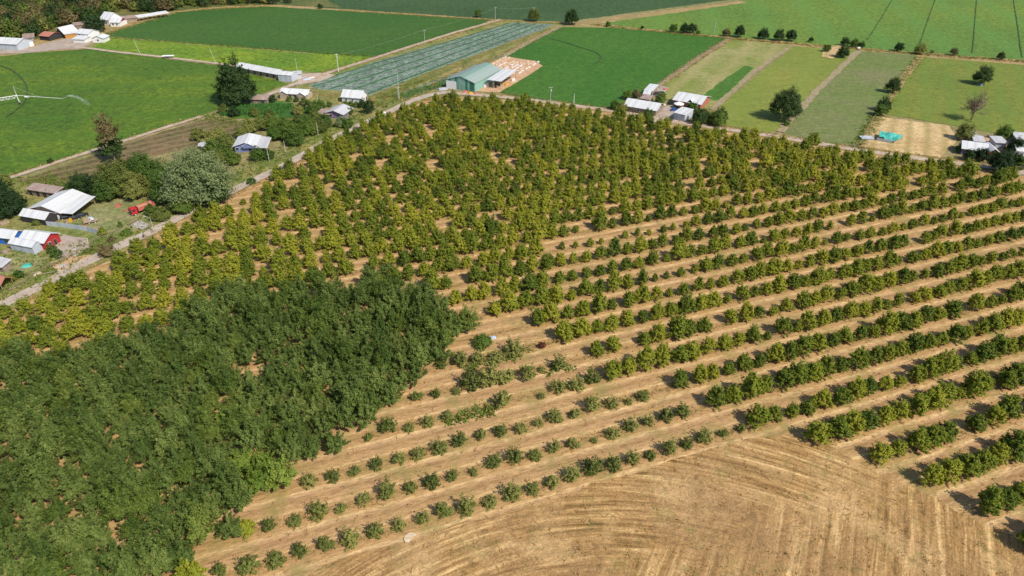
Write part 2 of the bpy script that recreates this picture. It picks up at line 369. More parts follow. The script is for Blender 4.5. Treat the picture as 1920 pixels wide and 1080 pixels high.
gm = MB(); gm.add([(-9000, -3000, 0), (9000, -3000, 0), (9000, 14000, 0), (-9000, 14000, 0)], [(0, 1, 2, 3)])
tag(gm.build('ground', M['base']), kind='structure')

ORCH = [(-260, 690), (0, 572), (60, 548), (215, 484), (300, 428), (345, 402), (390, 386), (470, 348), (540, 300), (625, 262), (700, 222), (745, 204), (815, 181), (900, 184), (1000, 190), (1150, 211),
        (1300, 238), (1430, 256), (1560, 277), (1700, 298), (1780, 308), (1925, 332), (2160, 352), (2400, 1400), (-900, 1400)]
sheet('orchard_ground', ORCH, M['soil'], .6)
STUB = [(330, 1300), (440, 1130), (640, 1048), (830, 992), (1000, 945), (1150, 897), (1300, 852), (1400, 822), (1480, 815), (1560, 838), (1640, 884), (1750, 932), (1850, 985), (1960, 1030), (2200, 1100), (2300, 1500), (200, 1500)]
sheet('stubble_field', STUB, M['stubble'], .7)
# far fields
sheet('crop_field', [(600, 15), (640, 17), (930, 36), (1060, 41), (1110, 34), (1380, -2), (1500, -30), (1150, -60), (520, -60), (430, -20)], M['g6'], 1)
sheet('crop_field', [(1105, 40), (1385, 3), (1560, -35), (2400, -35), (2300, 140), (1920, 112), (1700, 99), (1520, 84), (1380, 72), (1250, 60)], M['g7'], 1)
sheet('wood_floor', [(-500, 105), (-60, 100), (40, 82), (190, 52), (260, 38), (330, 20), (410, 14), (520, 10), (640, 14), (600, -5), (440, -20), (430, -60), (-900, -60)], M['scrub'], 1)
sheet('verge', [(-30, 97), (60, 76), (190, 48), (330, 20), (420, 12), (520, 9), (640, 17), (930, 36), (1060, 42), (1100, 38), (1390, 2), (1400, 5), (1120, 45), (1380, 70), (1540, 84), (1720, 98), (1950, 114), (1950, 124), (1720, 108), (1520, 93), (1360, 79), (1060, 52), (930, 42),
                (640, 22), (520, 17), (420, 19), (330, 26), (190, 70), (160, 92), (-30, 112)], M['verge'], 1)
sheet('crop_field', [(192, 63), (258, 45), (330, 23), (400, 16), (500, 12), (640, 20), (924, 37), (905, 44), (705, 111), (560, 97), (300, 76), (205, 68)], M['g2'], .8)
sheet('crop_field', [(172, 90), (200, 72), (300, 78), (560, 99), (690, 106), (702, 112), (636, 134), (600, 136), (557, 134), (400, 117)], M['g3'], .8)
sheet('crop_field', [(-500, 150), (-60, 112), (60, 99), (165, 92), (310, 110), (420, 124), (520, 151), (540, 158), (480, 180), (440, 198), (375, 216), (318, 235), (240, 259), (104, 302), (20, 330), (-300, 430)], M['g1'], .8)
sheet('verge', [(555, 168), (600, 142), (712, 106), (935, 38), (965, 38), (1070, 44), (950, 105), (800, 174), (760, 195), (700, 200), (560, 192)], M['verge_g'], .8)
sheet('cabbage_field', [(578, 160), (640, 139), (700, 117), (965, 42), (1040, 46), (1022, 54), (790, 140), (690, 180), (640, 171), (600, 168)], M['g4'], .5)
for (a, b) in (((585, 163), (975, 43)), ((617, 168), (990, 43.5)), ((652, 172), (1003, 44.5)), ((684, 178), (1018, 46)), ((600, 150), (955, 43))):
    ribbon('cabbage_furrow', [a, ((a[0]+b[0])/2, (a[1]+b[1])/2+.6), b], 1.5, M['g4d'], .2)
sheet('weedy_strip', [(690, 181), (790, 141), (1022, 55), (1036, 53), (830, 138), (730, 184)], M['g4b'], .5)
ribbon('lettuce_row', [(740, 180), (840, 144), (905, 119), (960, 97)], 2.0, M['g4'], .3)
sheet('crop_field', [(745, 181), (845, 145), (910, 121), (925, 118), (850, 152), (765, 190)], M['g4d'], .5)
sheet('crop_field', [(949, 106), (1052, 51), (1150, 52), (1250, 61), (1364, 72), (1300, 114), (1240, 153), (1195, 182), (1150, 203), (1040, 193), (936, 174), (1018, 125), (1005, 118)], M['g5'], .5)
sheet('pasture', [(1372, 74), (1484, 85), (1420, 133), (1352, 190), (1330, 204), (1240, 185), (1225, 178), (1250, 156)], M['g8a'], .6)
sheet('clover_strip', [(1396, 123), (1414, 127), (1364, 174), (1346, 189), (1312, 186), (1345, 158)], M['g8e'], .5)
sheet('pasture', [(1488, 87), (1608, 94), (1585, 118), (1530, 170), (1462, 243), (1440, 250), (1345, 232), (1352, 196)], M['g8b'], .6)
sheet('pasture', [(1613, 96), (1722, 103), (1690, 145), (1650, 205), (1608, 272), (1540, 268), (1468, 250), (1535, 172), (1590, 117)], M['g8c'], .6)
sheet('pasture', [(1732, 107), (1920, 122), (2200, 140), (2200, 290), (1880, 252), (1780, 234), (1642, 212), (1660, 190), (1700, 140)], M['g8d'], .6)
sheet('stubble_plot', [(1640, 218), (1780, 236), (1795, 262), (1762, 296), (1690, 288), (1614, 274), (1620, 248)], M['hay'], .6)
sheet('verge', [(940, 178), (1040, 196), (1150, 206), (1160, 212), (1300, 234), (1440, 252), (1560, 271), (1700, 290), (1790, 300), (2150, 345), (2150, 352), (1780, 309), (1690, 298), (1560, 278), (1430, 257), (1300, 239), (1150, 213), (1000, 192), (940, 184)], M['verge'], .6)
sheet('ploughed_plot', [(118, 312), (240, 268), (330, 240), (385, 224), (440, 226), (480, 240), (420, 262), (350, 280), (250, 300), (150, 345), (60, 345), (30, 340)], M['plough'], .6)
sheet('verge', [(-200, 395), (20, 338), (70, 345), (120, 352), (160, 372), (330, 360), (440, 330), (520, 290), (620, 240), (740, 196), (800, 170), (826, 176), (740, 212), (620, 268), (480, 345), (380, 392), (240, 470), (110, 535), (0, 590), (-250, 700)], M['verge_g'], .6)
sheet('lawn', [(170, 385), (240, 372), (300, 395), (320, 405), (200, 455), (150, 430)], M['lawn'], .6)
sheet('lawn', [(0, 470), (90, 482), (100, 495), (60, 512), (0, 515)], M['lawn'], .5)
sheet('yard', [(84, 468), (120, 440), (165, 447), (168, 465), (130, 488), (100, 482)], M['yard'], .5)
sheet('yard', [(95, 492), (135, 482), (168, 478), (180, 486), (150, 505), (110, 510)], M['earth'], .4)
sheet('yard', [(60, 92), (70, 85), (125, 72), (150, 62), (178, 78), (150, 92), (100, 93), (70, 98)], M['yard'], .5)
sheet('yard', [(0, 95), (70, 90), (150, 90), (40, 100), (-40, 103)], M['yard'], .5)
sheet('farmyard', [(555, 140), (600, 137), (630, 141), (600, 153), (560, 160)], M['lane'], .5)
sheet('farmyard', [(860, 168), (895, 172), (937, 174), (1018, 124), (1005, 115), (952, 107), (935, 112), (900, 128)], M['earth'], .5)
sheet('farmyard', [(1180, 215), (1232, 205), (1262, 196), (1270, 205), (1262, 235), (1215, 228)], M['yard'], .5)
sheet('farmyard', [(1208, 172), (1235, 160), (1255, 165), (1240, 180), (1212, 184)], M['yard'], .5)
sheet('farmyard', [(1870, 285), (1990, 290), (1990, 330), (1895, 328)], M['yard'], .5)
sheet('farmyard', [(1800, 255), (1990, 262), (1990, 290), (1800, 290)], M['earth'], .5)
sheet('vegetable_plot', [(405, 205), (440, 197), (530, 190), (555, 200), (520, 222), (440, 222)], M['g8e'], .4)
sheet('vegetable_plot', [(525, 205), (560, 196), (585, 205), (570, 218), (520, 224)], M['g2'], .4)
ROAD = [(-260, 700), (-30, 588), (33, 559), (111, 520), (155, 495), (191, 479), (218, 464), (267, 443), (322, 415), (372, 390), (415, 367), (457, 349), (490, 332), (527, 315), (582, 283), (618, 262), (664, 241), (699, 224), (732, 209), (765, 192), (800, 179), (838, 173)]
ribbon('road', ROAD, 4.6, M['road'], .25)
ribbon('road', [(838, 174), (900, 179), (1000, 188), (1150, 208), (1300, 234), (1440, 254), (1560, 274), (1690, 294), (1780, 305), (2150, 347)], 4.2, M['lane'], .3)
ribbon('farm_lane', [(480, 186), (507, 177), (549, 159), (577, 150), (605, 140), (700, 110), (850, 62), (940, 37)], 3.6, M['lane'], .3)
ribbon('farm_lane', [(120, 84), (158, 90), (230, 99), (312, 108), (420, 121), (450, 127)], 3.2, M['lane'], .3)
ribbon('farm_lane', [(-200, 395), (20, 334), (104, 306), (195, 276), (239, 263), (318, 237), (378, 219)], 3.0, M['lane'], .2)
ribbon('earth_bank', [(1484, 86), (1415, 135), (1352, 191), (1335, 206)], 2.4000000000000004, M['bank'], .7)
ribbon('earth_bank', [(1610, 95), (1588, 117), (1530, 172), (1462, 248)], 3.6, M['bank'], .7)
ribbon('earth_bank', [(1727, 104), (1695, 145), (1655, 205), (1612, 272)], 4.0, M['verge'], .6)
ribbon('earth_bank', [(1366, 74), (1302, 114), (1243, 156), (1225, 166)], 3.2, M['bank'], .7)
ribbon('earth_bank', [(1052, 49), (990, 80), (945, 107)], 3.6, M['bank'], .7)
for pp in ([(1626, 75), (1650, 38), (1672, 1), (1690, -30)], [(1724, 83), (1739, 40), (1753, 0), (1764, -30)], [(1823, 100), (1827, 50), (1831, 0), (1833, -30)], [(1916, 108), (1908, 50), (1900, 0), (1895, -30)]):
    ribbon('ditch', pp, .55, M['track'], .3)
ribbon('wheel_track', [(1030, 72), (1060, 80), (1100, 93), (1118, 98), (1128, 106), (1126, 113), (1112, 122)], .9, M['track'], .1)
ribbon('wheel_track', [(-30, 118), (0, 123), (22, 131), (38, 144), (49, 158), (52, 172), (50, 184), (44, 196), (30, 208), (12, 220)], .8, M['track'], .1)
sheet('straw_patch', [(1548, 88), (1580, 84), (1578, 98), (1560, 111), (1540, 107)], M['hay'], .5)
sheet('ash_patch', [(757, 1012), (764, 1003), (776, 1001), (782, 1005), (772, 1014), (760, 1019)], M['ash'], .35, step=.5)
sheet('gate_apron', [(243, 425), (262, 413), (283, 424), (268, 432)], M['concrete'], .2)

# ------------------------------------------------------------------ foliage
def leaves_mesh(name, mat, n, W, Hc, z0, shoots, leaf, spread, seed, base=.45, cone=0.0, squash=1.0, up=.35, vert=0.0, lr=(.68, 1.08), lob=1.0, lobes=0, flat=0.0, hemi=True, bark=None, nst=5):
    """crown of many small leaf faces carried on shoots that radiate inside an uneven ellipsoid; W width, Hc crown height, z0 bottom of crown"""
    r = np.random.default_rng(seed)
    # shoot directions
    d = r.normal(size=(shoots, 3)); d[:, 2] = np.abs(d[:, 2])*.9-(.15 if not hemi else .0) if hemi else d[:, 2]
    d[:, 2] += vert; d /= np.linalg.norm(d, axis=1)[:, None]
    rad = 1+lob*.16*np.sin(3*np.arctan2(d[:, 1], d[:, 0])+seed)+lob*.10*np.sin(5*np.arctan2(d[:, 1], d[:, 0])+2*seed)
    L = rad*r.uniform(lr[0], lr[1], shoots)
    org = np.array([0, 0, z0+(Hc*(.12 if hemi else .5))])
    ext = np.array([W/2, W/2*squash, Hc*(.88 if hemi else .5)])
    k = r.integers(0, shoots, n); t = base+(1-base)*np.sqrt(r.random(n))
    tip = d*L[:, None]*ext
    if cone: tip[:, :2] *= (1-cone*np.clip(tip[:, 2:3]/ext[2], 0, 1))
    P = org+tip[k]*t[:, None]+r.normal(size=(n, 3))*spread*(.5+.7*(1-t))[:, None]*np.array([1, 1, .8])
    P[:, 2] = np.maximum(P[:, 2], .12+r.random(n)*.25)
    out = (P-org)/ext; out /= np.linalg.norm(out, axis=1)[:, None]+1e-6
    nr = out*.9+r.normal(size=(n, 3))*.55; nr[:, 2] += up; nr /= np.linalg.norm(nr, axis=1)[:, None]
    a = np.cross(nr, r.normal(size=(n, 3))); a /= np.linalg.norm(a, axis=1)[:, None]; b = np.cross(nr, a)
    sz = leaf*r.uniform(.6, 1.35, n)[:, None]; a *= sz*.5*1.35; b *= sz*.5*.75
    V = np.stack([P-a, P-b*.9+a*.1, P+a, P+b*.9+a*.1], 1).reshape(-1, 3)
    va = np.clip(.5*r.random(n)+.5*r.random(shoots)[k], 0, 1).astype(np.float32)
    nf = n; stems = MB()
    if bark:
        for i in range(nst):
            q = org+tip[i % shoots]*.6; stems.tube((r.uniform(-.1, .1), r.uniform(-.1, .1), 0), tuple(q), .05*W/4, .015, 4)
    me = bpy.data.meshes.new(name)
    nv = len(V); SV = np.array(stems.v).reshape(-1, 3) if stems.v else np.zeros((0, 3))
    me.vertices.add(nv+len(SV)); me.vertices.foreach_set('co', np.concatenate([V, SV]).astype(np.float32).ravel())
    sl = [i+nv for f in stems.f for i in f]; lens = [len(f) for f in stems.f]
    me.loops.add(nv+len(sl)); me.loops.foreach_set('vertex_index', np.concatenate([np.arange(nv), np.array(sl, dtype=int)]).astype(np.int32))
    me.polygons.add(nf+len(lens)); st = np.concatenate([np.arange(nf)*4, nv+np.cumsum([0]+lens[:-1])]) if lens else np.arange(nf)*4
    me.polygons.foreach_set('loop_start', st.astype(np.int32))
    me.materials.append(mat)
    if bark: me.materials.append(bark)
    me.polygons.foreach_set('material_index', np.concatenate([np.zeros(nf), np.ones(len(lens))]).astype(np.int32))
    at_ = me.attributes.new('v', 'FLOAT', 'POINT'); at_.data.foreach_set('value', np.concatenate([np.repeat(va, 4), np.zeros(len(SV))]).astype(np.float32))
    me.update(calc_edges=True); me.validate(); return me
def trunk_mesh(name, h, r, W, seed, limbs=5, top=None):
    rr = random.Random(seed); mb = MB(); p = Vector((0, 0, -.1)); n = 4
    for i in range(n):
        q = Vector((rr.uniform(-.04, .04)*h*(i+1)/n, rr.uniform(-.04, .04)*h*(i+1)/n, h*(i+1)/n)); mb.tube(p, q, r*(1-.5*i/n), r*(1-.5*(i+1)/n), 7); p = q
    for i in range(limbs):
        a = 2*math.pi*i/limbs+rr.random(); z = h*rr.uniform(.45, .95); e = Vector((math.cos(a)*W*rr.uniform(.2, .32), math.sin(a)*W*rr.uniform(.2, .32), z+W*rr.uniform(.15, .35)))
        mb.tube((0, 0, z), e, r*.45, r*.12, 5)
    me = bpy.data.meshes.new(name); me.from_pydata(mb.v, [], mb.f); me.materials.append(M['bark']); return me
def link(name, me, parent=None):
    o = bpy.data.objects.new(name, me); COL.objects.link(o)
    if parent: o.parent = parent
    return o

# --- hazel bushes: eight shapes, crown about 4.6 m wide and 4 m high at scale 1
HZ = [leaves_mesh('foliage', M['leaf_hazel'], 2700, 4.5, 4.9, 0, 90, .29, .22, 100+i, base=.42, vert=.14, lr=(.76, 1.06), lob=.5, cone=.22, squash=rng.uniform(.85, 1)) for i in range(8)]
HZS = [trunk_mesh('stems', 1.2, .09, 4.0, 40+i, 6) for i in range(3)]
YG = [leaves_mesh('foliage', M['leaf_young'], 1000, 3.2, 3.0, 0, 44, .25, .20, 200+i, base=.3, lr=(.75, 1.08), lob=.6, squash=rng.uniform(.85, 1)) for i in range(5)]
DN = [leaves_mesh('crown', M['leaf_dense_b' if i in (5, 8) else 'leaf_dense'], 5600, 6.6+.2*(i % 4), 6.2+.3*(i % 3), .8, (60, 80, 100)[i % 3], .29, .26+.05*(i % 3), 300+i, base=.35, up=.4, vert=(.1, .45, .25)[i % 3], squash=.8+.05*(i % 4)) for i in range(10)]
LIME = [leaves_mesh('crown', M['leaf_lime'], 4600, 7.0, 5.6, .5, 70, .34, .32, 390+i, base=.35, up=.4) for i in range(2)]
DNT = [trunk_mesh('trunk', 3.0, .16, 6.0, 70+i, 6) for i in range(3)]

def plant(name, loc, crown_me, trunk_me, s, rz, label, cat, group, sz=None, cn='foliage', tn='stems', tilt=(0, 0)):
    r = empty(name, loc, rz, label, cat, group); r.scale = (s, s, sz or s)
    r.rotation_euler = (tilt[0], tilt[1], rz)
    link(cn, crown_me, r)
    if trunk_me: link(tn, trunk_me, r)
    return r

# front rows, each bush where it stands
FR = {1: [(411,1071,.9),(466,1057,1.35),(516,1048,1.1),(561,1033,.95),(611,1020,1.05),(657,1010,1.2),(704,994,1.1),(748,984,.85),(793,972,.9),(832,957,1.15),(875,949,1.25),(918,938,1.0),(961,923,1.2),(999,916,1.0),(1035,903,1.05),(1074,890,1.2),(1112,873,1.4),(1151,869,1.15),(1186,860,1.0),(1220,852,.9),(1255,840,1.15),(1288,830,.9),(1320,818,1.15),(1357,811,.75),(1390,802,.8)],
      2: [(503,985,.9),(551,974,.95),(595,957,1.2),(640,952,.8),(682,936,.95),(726,920,1.2),(770,914,.9),(809,901,1.15),(849,892,.85),(888,885,.65),(927,863,1.2),(964,854,1.2),(1003,851,1.0),(1040,838,.95),(1076,831,1.0),(1115,825,.55),(1150,809,1.15),(1183,796,1.1),(1215,790,.85),(1249,779,1.15),(1279,771,1.2)],
      3: [(580,901,1.1),(623,892,.95),(665,882,.85),(706,870,.95),(748,860,1.0),(785,849,1.05),(824,837,1.2),(862,825,1.1),(901,814,.95),(938,806,1.1),(976,803,.95),(1009,792,.75),(1041,779,1.3),(1079,774,1.0),(1110,758,1.35),(1147,755,1.05),(1179,752,.65),(1206,740,1.15)],
      4: [(691,818,.8),(726,797,1.35),(766,800,.85),(802,790,.95),(839,780,.85),(942,748,1.55),(1015,742,.65),(1046,723,1.3),(1081,720,1.3),(1111,708,1.3)],
      5: [(782,742,1.0),(817,738,.85),(855,733,.7),(884,713,1.75),(919,707,1.85),(948,704,1.75),(989,700,1.45),(1016,691,.7),(1049,682,1.35)],
      6: [(827,681,1.05),(862,675,1.3),(895,671,1.15),(927,669,1.25),(962,652,1.6)]}
n_ = 0
def sizew(s, a, b): return 'small' if s < a else ('large' if s > b else 'middling')
for row, L in FR.items():
    for i, (px, py, s) in enumerate(L):
        p = at(px, py, 1.1*s); p.z = 0
        lab = '%s young green bush, %s from the left in the %s young row from the front' % (sizew(s, .9, 1.22), ordw(i+1), ordw(row))
        plant('young_bush', p, YG[n_ % 5], HZS[n_ % 3], s*1.1, rng.uniform(0, 6.28), lab, 'bush', 'young bushes in the open front rows', sz=s*rng.uniform(.72, 1.2)); n_ += 1
# lattice of the orchard
DENSE = [(-400, 700), (-60, 690), (30, 672), (150, 680), (250, 645), (330, 612), (390, 580), (470, 556), (540, 562), (600, 542), (690, 530), (770, 538), (845, 580), (878, 604), (885, 628), (850, 665), (805, 700), (765, 735), (750, 775), (710, 785), (665, 835), (640, 862), (560, 888), (525, 918), (500, 962), (455, 985), (425, 1030), (330, 1085), (200, 1200), (-500, 1400), (-700, 900)]
FRONT = [(890, 560), (905, 603), (985, 612), (1030, 640), (1105, 664), (1148, 705), (1240, 728), (1325, 762), (1408, 802), (1540, 830), (1640, 882), (1750, 928), (1850, 985), (1925, 1030), (2500, 1400), (100, 1400), (420, 1045), (500, 970), (560, 895), (700, 790), (760, 740), (870, 640), (885, 600)]
bush = []
for k in range(-8, 34):
    q = Q0+k*ROW_D
    for j in range(-60, 75):
        s = S0+j*TREE_D
        x = s*UX-q*UY+rng.normal(0, .3); y = s*UY+q*UX+rng.normal(0, .3)
        if y < 60: continue
        px, py = proj(x, y)
        u = rng.random(); sc = rng.normal(1.0, .13)
        if not (-70 < px < 1990 and py < 1110): continue
        if not inpoly(px, py, ORCH) or inpoly(px, py, DENSE) or inpoly(px, py, FRONT): continue
        # keep clear of the orchard edge
        if not inpoly(px-9, py-(16 if px < 500 else 9), ORCH) or not inpoly(px, py-6, ORCH): continue
        right = px > 1040 and py > 400+(px-1040)*-.05
        if u < .03: continue
        if u > .88: sc *= .68 if right and py < 640 else .8
        elif u > .68: sc *= 1.15
        if not right: sc = 1+(sc-1)*.7
        sc *= (1.06+.2*min(1, max(0, (py-480)/330))) if right else 1.32
        # a gap line of small dark plants down the left block
        col_small = abs(px-(455+(py-370)*.26)) < 7 and 330 < py < 530
        if col_small: sc = .62
        if 1040 < px < 1300 and abs((py-472)+.17*(px-1040)) < 7: sc *= .55
        bush.append((x, y, k, j, max(.35, min(1.65, sc))))
bush.sort(key=lambda b: b[0]**2+b[1]**2+CAM_H**2)
vis = [b for b in bush if -10 < proj(b[0], b[1], 2)[0] < 1930 and proj(b[0], b[1], 4)[1] < 1085]
near = vis[:300]; nset = set(id(b) for b in near); far_b = [b for b in bush if id(b) not in nset]
rows = {}
for b in near: rows.setdefault(b[2], []).append(b)
rk = sorted(rows)
src = None; first_fol = {}
for ri, k in enumerate(rk):
    L = sorted(rows[k], key=lambda b: b[3])
    for i, b in enumerate(L):
        lab = '%s hazel bush, %s from the right in the %s hazel row from the front' % (sizew(b[4], .88, 1.15), ordw(len(L)-i), ordw(ri+1))
        vi = int(rng.integers(0, 8))
        r = plant('hazel_bush', (b[0], b[1], 0), HZ[vi], HZS[vi % 3], b[4], rng.uniform(0, 6.28), lab, 'bush', 'hazel bushes in the orchard rows', sz=b[4]*rng.uniform(.78, 1.04))
        if vi not in first_fol: first_fol[vi] = r.children[0]
def scatter(name, pts, rot, scl, idx, sources, mat_kind='stuff', label=None, cat=None):
    """one object that repeats the given sources on its points"""
    me = bpy.data.meshes.new(name); me.vertices.add(len(pts)); me.vertices.foreach_set('co', np.array(pts, dtype=np.float32).ravel())
    for nm, ty, arr in (('rz', 'FLOAT', rot), ('idx', 'INT', idx)):
        a = me.attributes.new(nm, ty, 'POINT'); a.data.foreach_set('value', np.array(arr, dtype=np.float32 if ty == 'FLOAT' else np.int32))
    a = me.attributes.new('scl', 'FLOAT_VECTOR', 'POINT'); a.data.foreach_set('vector', np.array(scl, dtype=np.float32).ravel())
    o = link(name, me); g = bpy.data.node_groups.new(name, 'GeometryNodeTree')
    g.interface.new_socket('Geometry', in_out='INPUT', socket_type='NodeSocketGeometry'); g.interface.new_socket('Geometry', in_out='OUTPUT', socket_type='NodeSocketGeometry')
    N = g.nodes.new; gi = N('NodeGroupInput'); go = N('NodeGroupOutput'); ip = N('GeometryNodeInstanceOnPoints'); jn = N('GeometryNodeJoinGeometry'); Lk = g.links.new
    for so in sources:
        oi = N('GeometryNodeObjectInfo'); oi.inputs['Object'].default_value = so; oi.inputs['As Instance'].default_value = True; oi.transform_space = 'ORIGINAL'; Lk(oi.outputs['Geometry'], jn.inputs[0])
    def attr(nm, ty):
        n = N('GeometryNodeInputNamedAttribute'); n.data_type = ty; n.inputs[0].default_value = nm; return n.outputs[0]
    cx = N('ShaderNodeCombineXYZ'); Lk(attr('rz', 'FLOAT'), cx.inputs[2])
    Lk(gi.outputs[0], ip.inputs['Points']); Lk(jn.outputs[0], ip.inputs['Instance']); ip.inputs['Pick Instance'].default_value = True
    Lk(attr('idx', 'INT'), ip.inputs['Instance Index']); Lk(cx.outputs[0], ip.inputs['Rotation']); Lk(attr('scl', 'FLOAT_VECTOR'), ip.inputs['Scale']); Lk(ip.outputs[0], go.inputs[0])
    md = o.modifiers.new('scatter', 'NODES'); md.node_group = g
    return tag(o, label, cat, kind=mat_kind)
scatter('hazel_orchard', [(b[0], b[1], 0) for b in far_b], rng.uniform(0, 6.28, len(far_b)), [(b[4]*1.0, b[4]*1.0, b[4]*rng.uniform(.76, 1.0)) for b in far_b], rng.integers(0, len(first_fol), len(far_b)),
        list(first_fol.values()), label='olive green hazel bushes filling the far part of the orchard up to the road', cat='orchard')
print('bushes', len(bush), 'near', len(near), 'far', len(far_b))
# dense block
dn = []
RD2 = 5.3
for k in range(-14, 26):
    q = Q0+k*RD2-1.5
    for j in range(-40, 30):
        s = S0+(j+.5*(k % 2))*4.9; x = s*UX-q*UY+rng.normal(0, .45); y = s*UY+q*UX+rng.normal(0, .45)
        if y < 30: continue
        px, py = proj(x, y)
        if px < -170 or py > 1230 or not inpoly(px, py, DENSE): continue
        if inpoly(px, py, [(500, 1400), (425, 1020), (560, 880), (700, 770), (2000, 770), (2000, 1400)]) and False: continue
        if rng.random() < .012: continue
        dn.append((x, y, k, j, rng.uniform(.82, 1.2)))
dn.sort(key=lambda b: b[0]**2+b[1]**2); print('dense', len(dn))
drows = {}
for b in dn: drows.setdefault(b[2], []).append(b)
for ri, k in enumerate(sorted(drows)):
    L = sorted(drows[k], key=lambda b: -b[3])
    for i, b in enumerate(L):
        vi = int(rng.integers(0, 10))
        lab = '%s dark leafy tree, %s from the right in the %s row of dense trees' % (sizew(b[4], .92, 1.05).replace('middling', 'full'), ordw(i+1), ordw(ri+1))
        qx, qy = proj(b[0], b[1]); lm = math.hypot(qx-500, (qy-905)*1.1) < 52 or math.hypot(qx-430, (qy-800)) < 22
        if lm: lab = lab.replace('dark leafy', 'bright lime green')
        plant('orchard_tree', (b[0], b[1], 0), LIME[i % 2] if lm else DN[vi], DNT[vi % 3], b[4], rng.uniform(0, 6.28), lab, 'tree', 'dark green trees of the dense block', sz=b[4]*rng.uniform(.85, 1.15), cn='crown', tn='trunk')

# --- grass, weeds, corn: one object each
def tufts(name, pts, mat, h, wd, blades, label, cat, seed=1, lean=.35):
    r = np.random.default_rng(seed); P = np.repeat(np.array(pts, dtype=float), blades, 0); n = len(P)
    a = r.uniform(0, 6.28, n); hh = h*r.uniform(.5, 1.3, n); ww = wd*r.uniform(.6, 1.4, n)
    c = np.stack([np.cos(a), np.sin(a), np.zeros(n)], 1); off = r.normal(size=(n, 3))*np.array([wd, wd, 0])
    tp = r.normal(size=(n, 3))*lean*hh[:, None]; tp[:, 2] = hh
    B = P+off; V = np.stack([B-c*ww[:, None]/2, B+c*ww[:, None]/2, B+tp], 1).reshape(-1, 3)
    me = bpy.data.meshes.new(name); me.vertices.add(3*n); me.vertices.foreach_set('co', V.astype(np.float32).ravel()); me.loops.add(3*n); me.loops.foreach_set('vertex_index', np.arange(3*n, dtype=np.int32))
    me.polygons.add(n); me.polygons.foreach_set('loop_start', np.arange(0, 3*n, 3, dtype=np.int32)); me.materials.append(mat)
    t = me.attributes.new('v', 'FLOAT', 'POINT'); t.data.foreach_set('value', np.repeat(r.random(n), 3).astype(np.float32)); me.update(calc_edges=True)
    o = link(name, me); return tag(o, label, cat, kind='stuff')
pts = []
for k in range(-6, 14):                                  # long dry grass left standing along each row
    q = Q0+k*ROW_D
    for s in np.arange(-140, 230, .42):
        if rng.random() < .3: continue
        o_ = rng.normal(0, .75); x = s*UX-(q+o_)*UY; y = s*UY+(q+o_)*UX
        if y < 60: continue
        px, py = proj(x, y)
        if -20 < px < 1940 and py < 1100 and inpoly(px, py, ORCH) and not inpoly(px, py, DENSE) and not inpoly(px, py+8, STUB): pts.append((x, y, 0))
for _ in range(900):                                   # sparse straw over the cut ground
    p = at(rng.uniform(300, 1940), rng.uniform(640, 1100))
    px, py = proj(p.x, p.y)
    if inpoly(px, py, DENSE): continue
    pts.append((p.x, p.y, 0))
tufts('dry_grass', pts, M['straw'], .38, .26, 5, 'dry straw coloured grass along the orchard rows and over the cut field', 'grass', 3, .9)
pts = []; corn = []; dry2 = []
def along(poly, wid, dens, dst):
    P = [at(*p) for p in poly]
    for a, b in zip(P[:-1], P[1:]):
        L = (b-a).length; d = (b-a)/L; nn = Vector((-d.y, d.x, 0))
        for _ in range(int(L*wid*dens)):
            q = a+d*(rng.random()*L)+nn*rng.normal(0, wid/2.5); dst.append((q.x, q.y, 0))
def off_line(poly, dx, dy): return [(x+dx, y+dy) for x, y in poly]
along(off_line(ROAD, -8, -14), 7, .5, pts); along(off_line(ROAD, 6, 6), 3, .5, dry2); along(off_line(ROAD, -14, -26), 5, .3, pts)
along([(640, 19), (930, 38), (1060, 45)], 5, .4, dry2); along([(1110, 46), (1370, 73), (1540, 87), (1720, 101), (1950, 118)], 5, .5, dry2); along([(1110, 46), (1370, 73), (1540, 87), (1720, 101), (1950, 118)], 4, .3, pts)
along([(1366, 74), (1302, 114), (1243, 156)], 4, .8, dry2); along([(1727, 104), (1695, 145), (1655, 205), (1612, 272)], 4, .5, pts)
along([(600, 139), (712, 106), (935, 40)], 4, .5, dry2); along([(760, 190), (850, 140), (950, 100), (1050, 50)], 5, .5, dry2); along([(940, 178), (1150, 206), (1440, 252), (1700, 290), (1950, 320)], 4, .5, dry2)
along([(200, 70), (300, 77), (690, 106)], 3, .5, pts); along([(20, 330), (240, 261), (378, 217)], 3, .5, dry2); along([(190, 66), (330, 21), (500, 11)], 6, .4, dry2)
along([(570, 175), (700, 190), (760, 185)], 9, .35, dry2); along([(1280, 205), (1340, 225)], 12, .4, pts); along([(60, 335), (150, 350), (330, 330), (420, 285)], 9, .5, pts)
along([(835, 790), (880, 778), (930, 768)], 2.5, 2.2, pts); along([(870, 690), (960, 672), (990, 655)], 2.5, 1.2, pts); along([(1010, 700), (1080, 690)], 1.5, 1.0, pts); along([(0, 345), (110, 350)], 12, .5, pts); along([(0, 470), (110, 500)], 8, .5, pts); along([(390, 215), (450, 235), (520, 235)], 9, .5, pts); along([(1600, 280), (1625, 240), (1640, 215)], 3, .8, pts)
tufts('green_weeds', pts, M['weed'], .75, .55, 6, 'green weeds along the road verges and field edges', 'weeds', 4, .6)
tufts('tall_dry_grass', dry2, M['straw'], .6, .5, 5, 'tall dry grass on the banks between the green fields', 'grass', 5, .6)
a0, b0, c0 = at(440, 199), at(550, 196), at(412, 218)
for i in range(26):
    for j in range(46):
        p = a0+(b0-a0)*(j/46)+(c0-a0)*(i/26)+Vector((rng.normal(0, .2), rng.normal(0, .2), 0)); corn.append(tuple(p))
tufts('vegetable_plants', corn, M['corn'], 1.3, .6, 5, 'light green vegetable plants in the plot beside the big dark tree', 'plants', 6, .5)
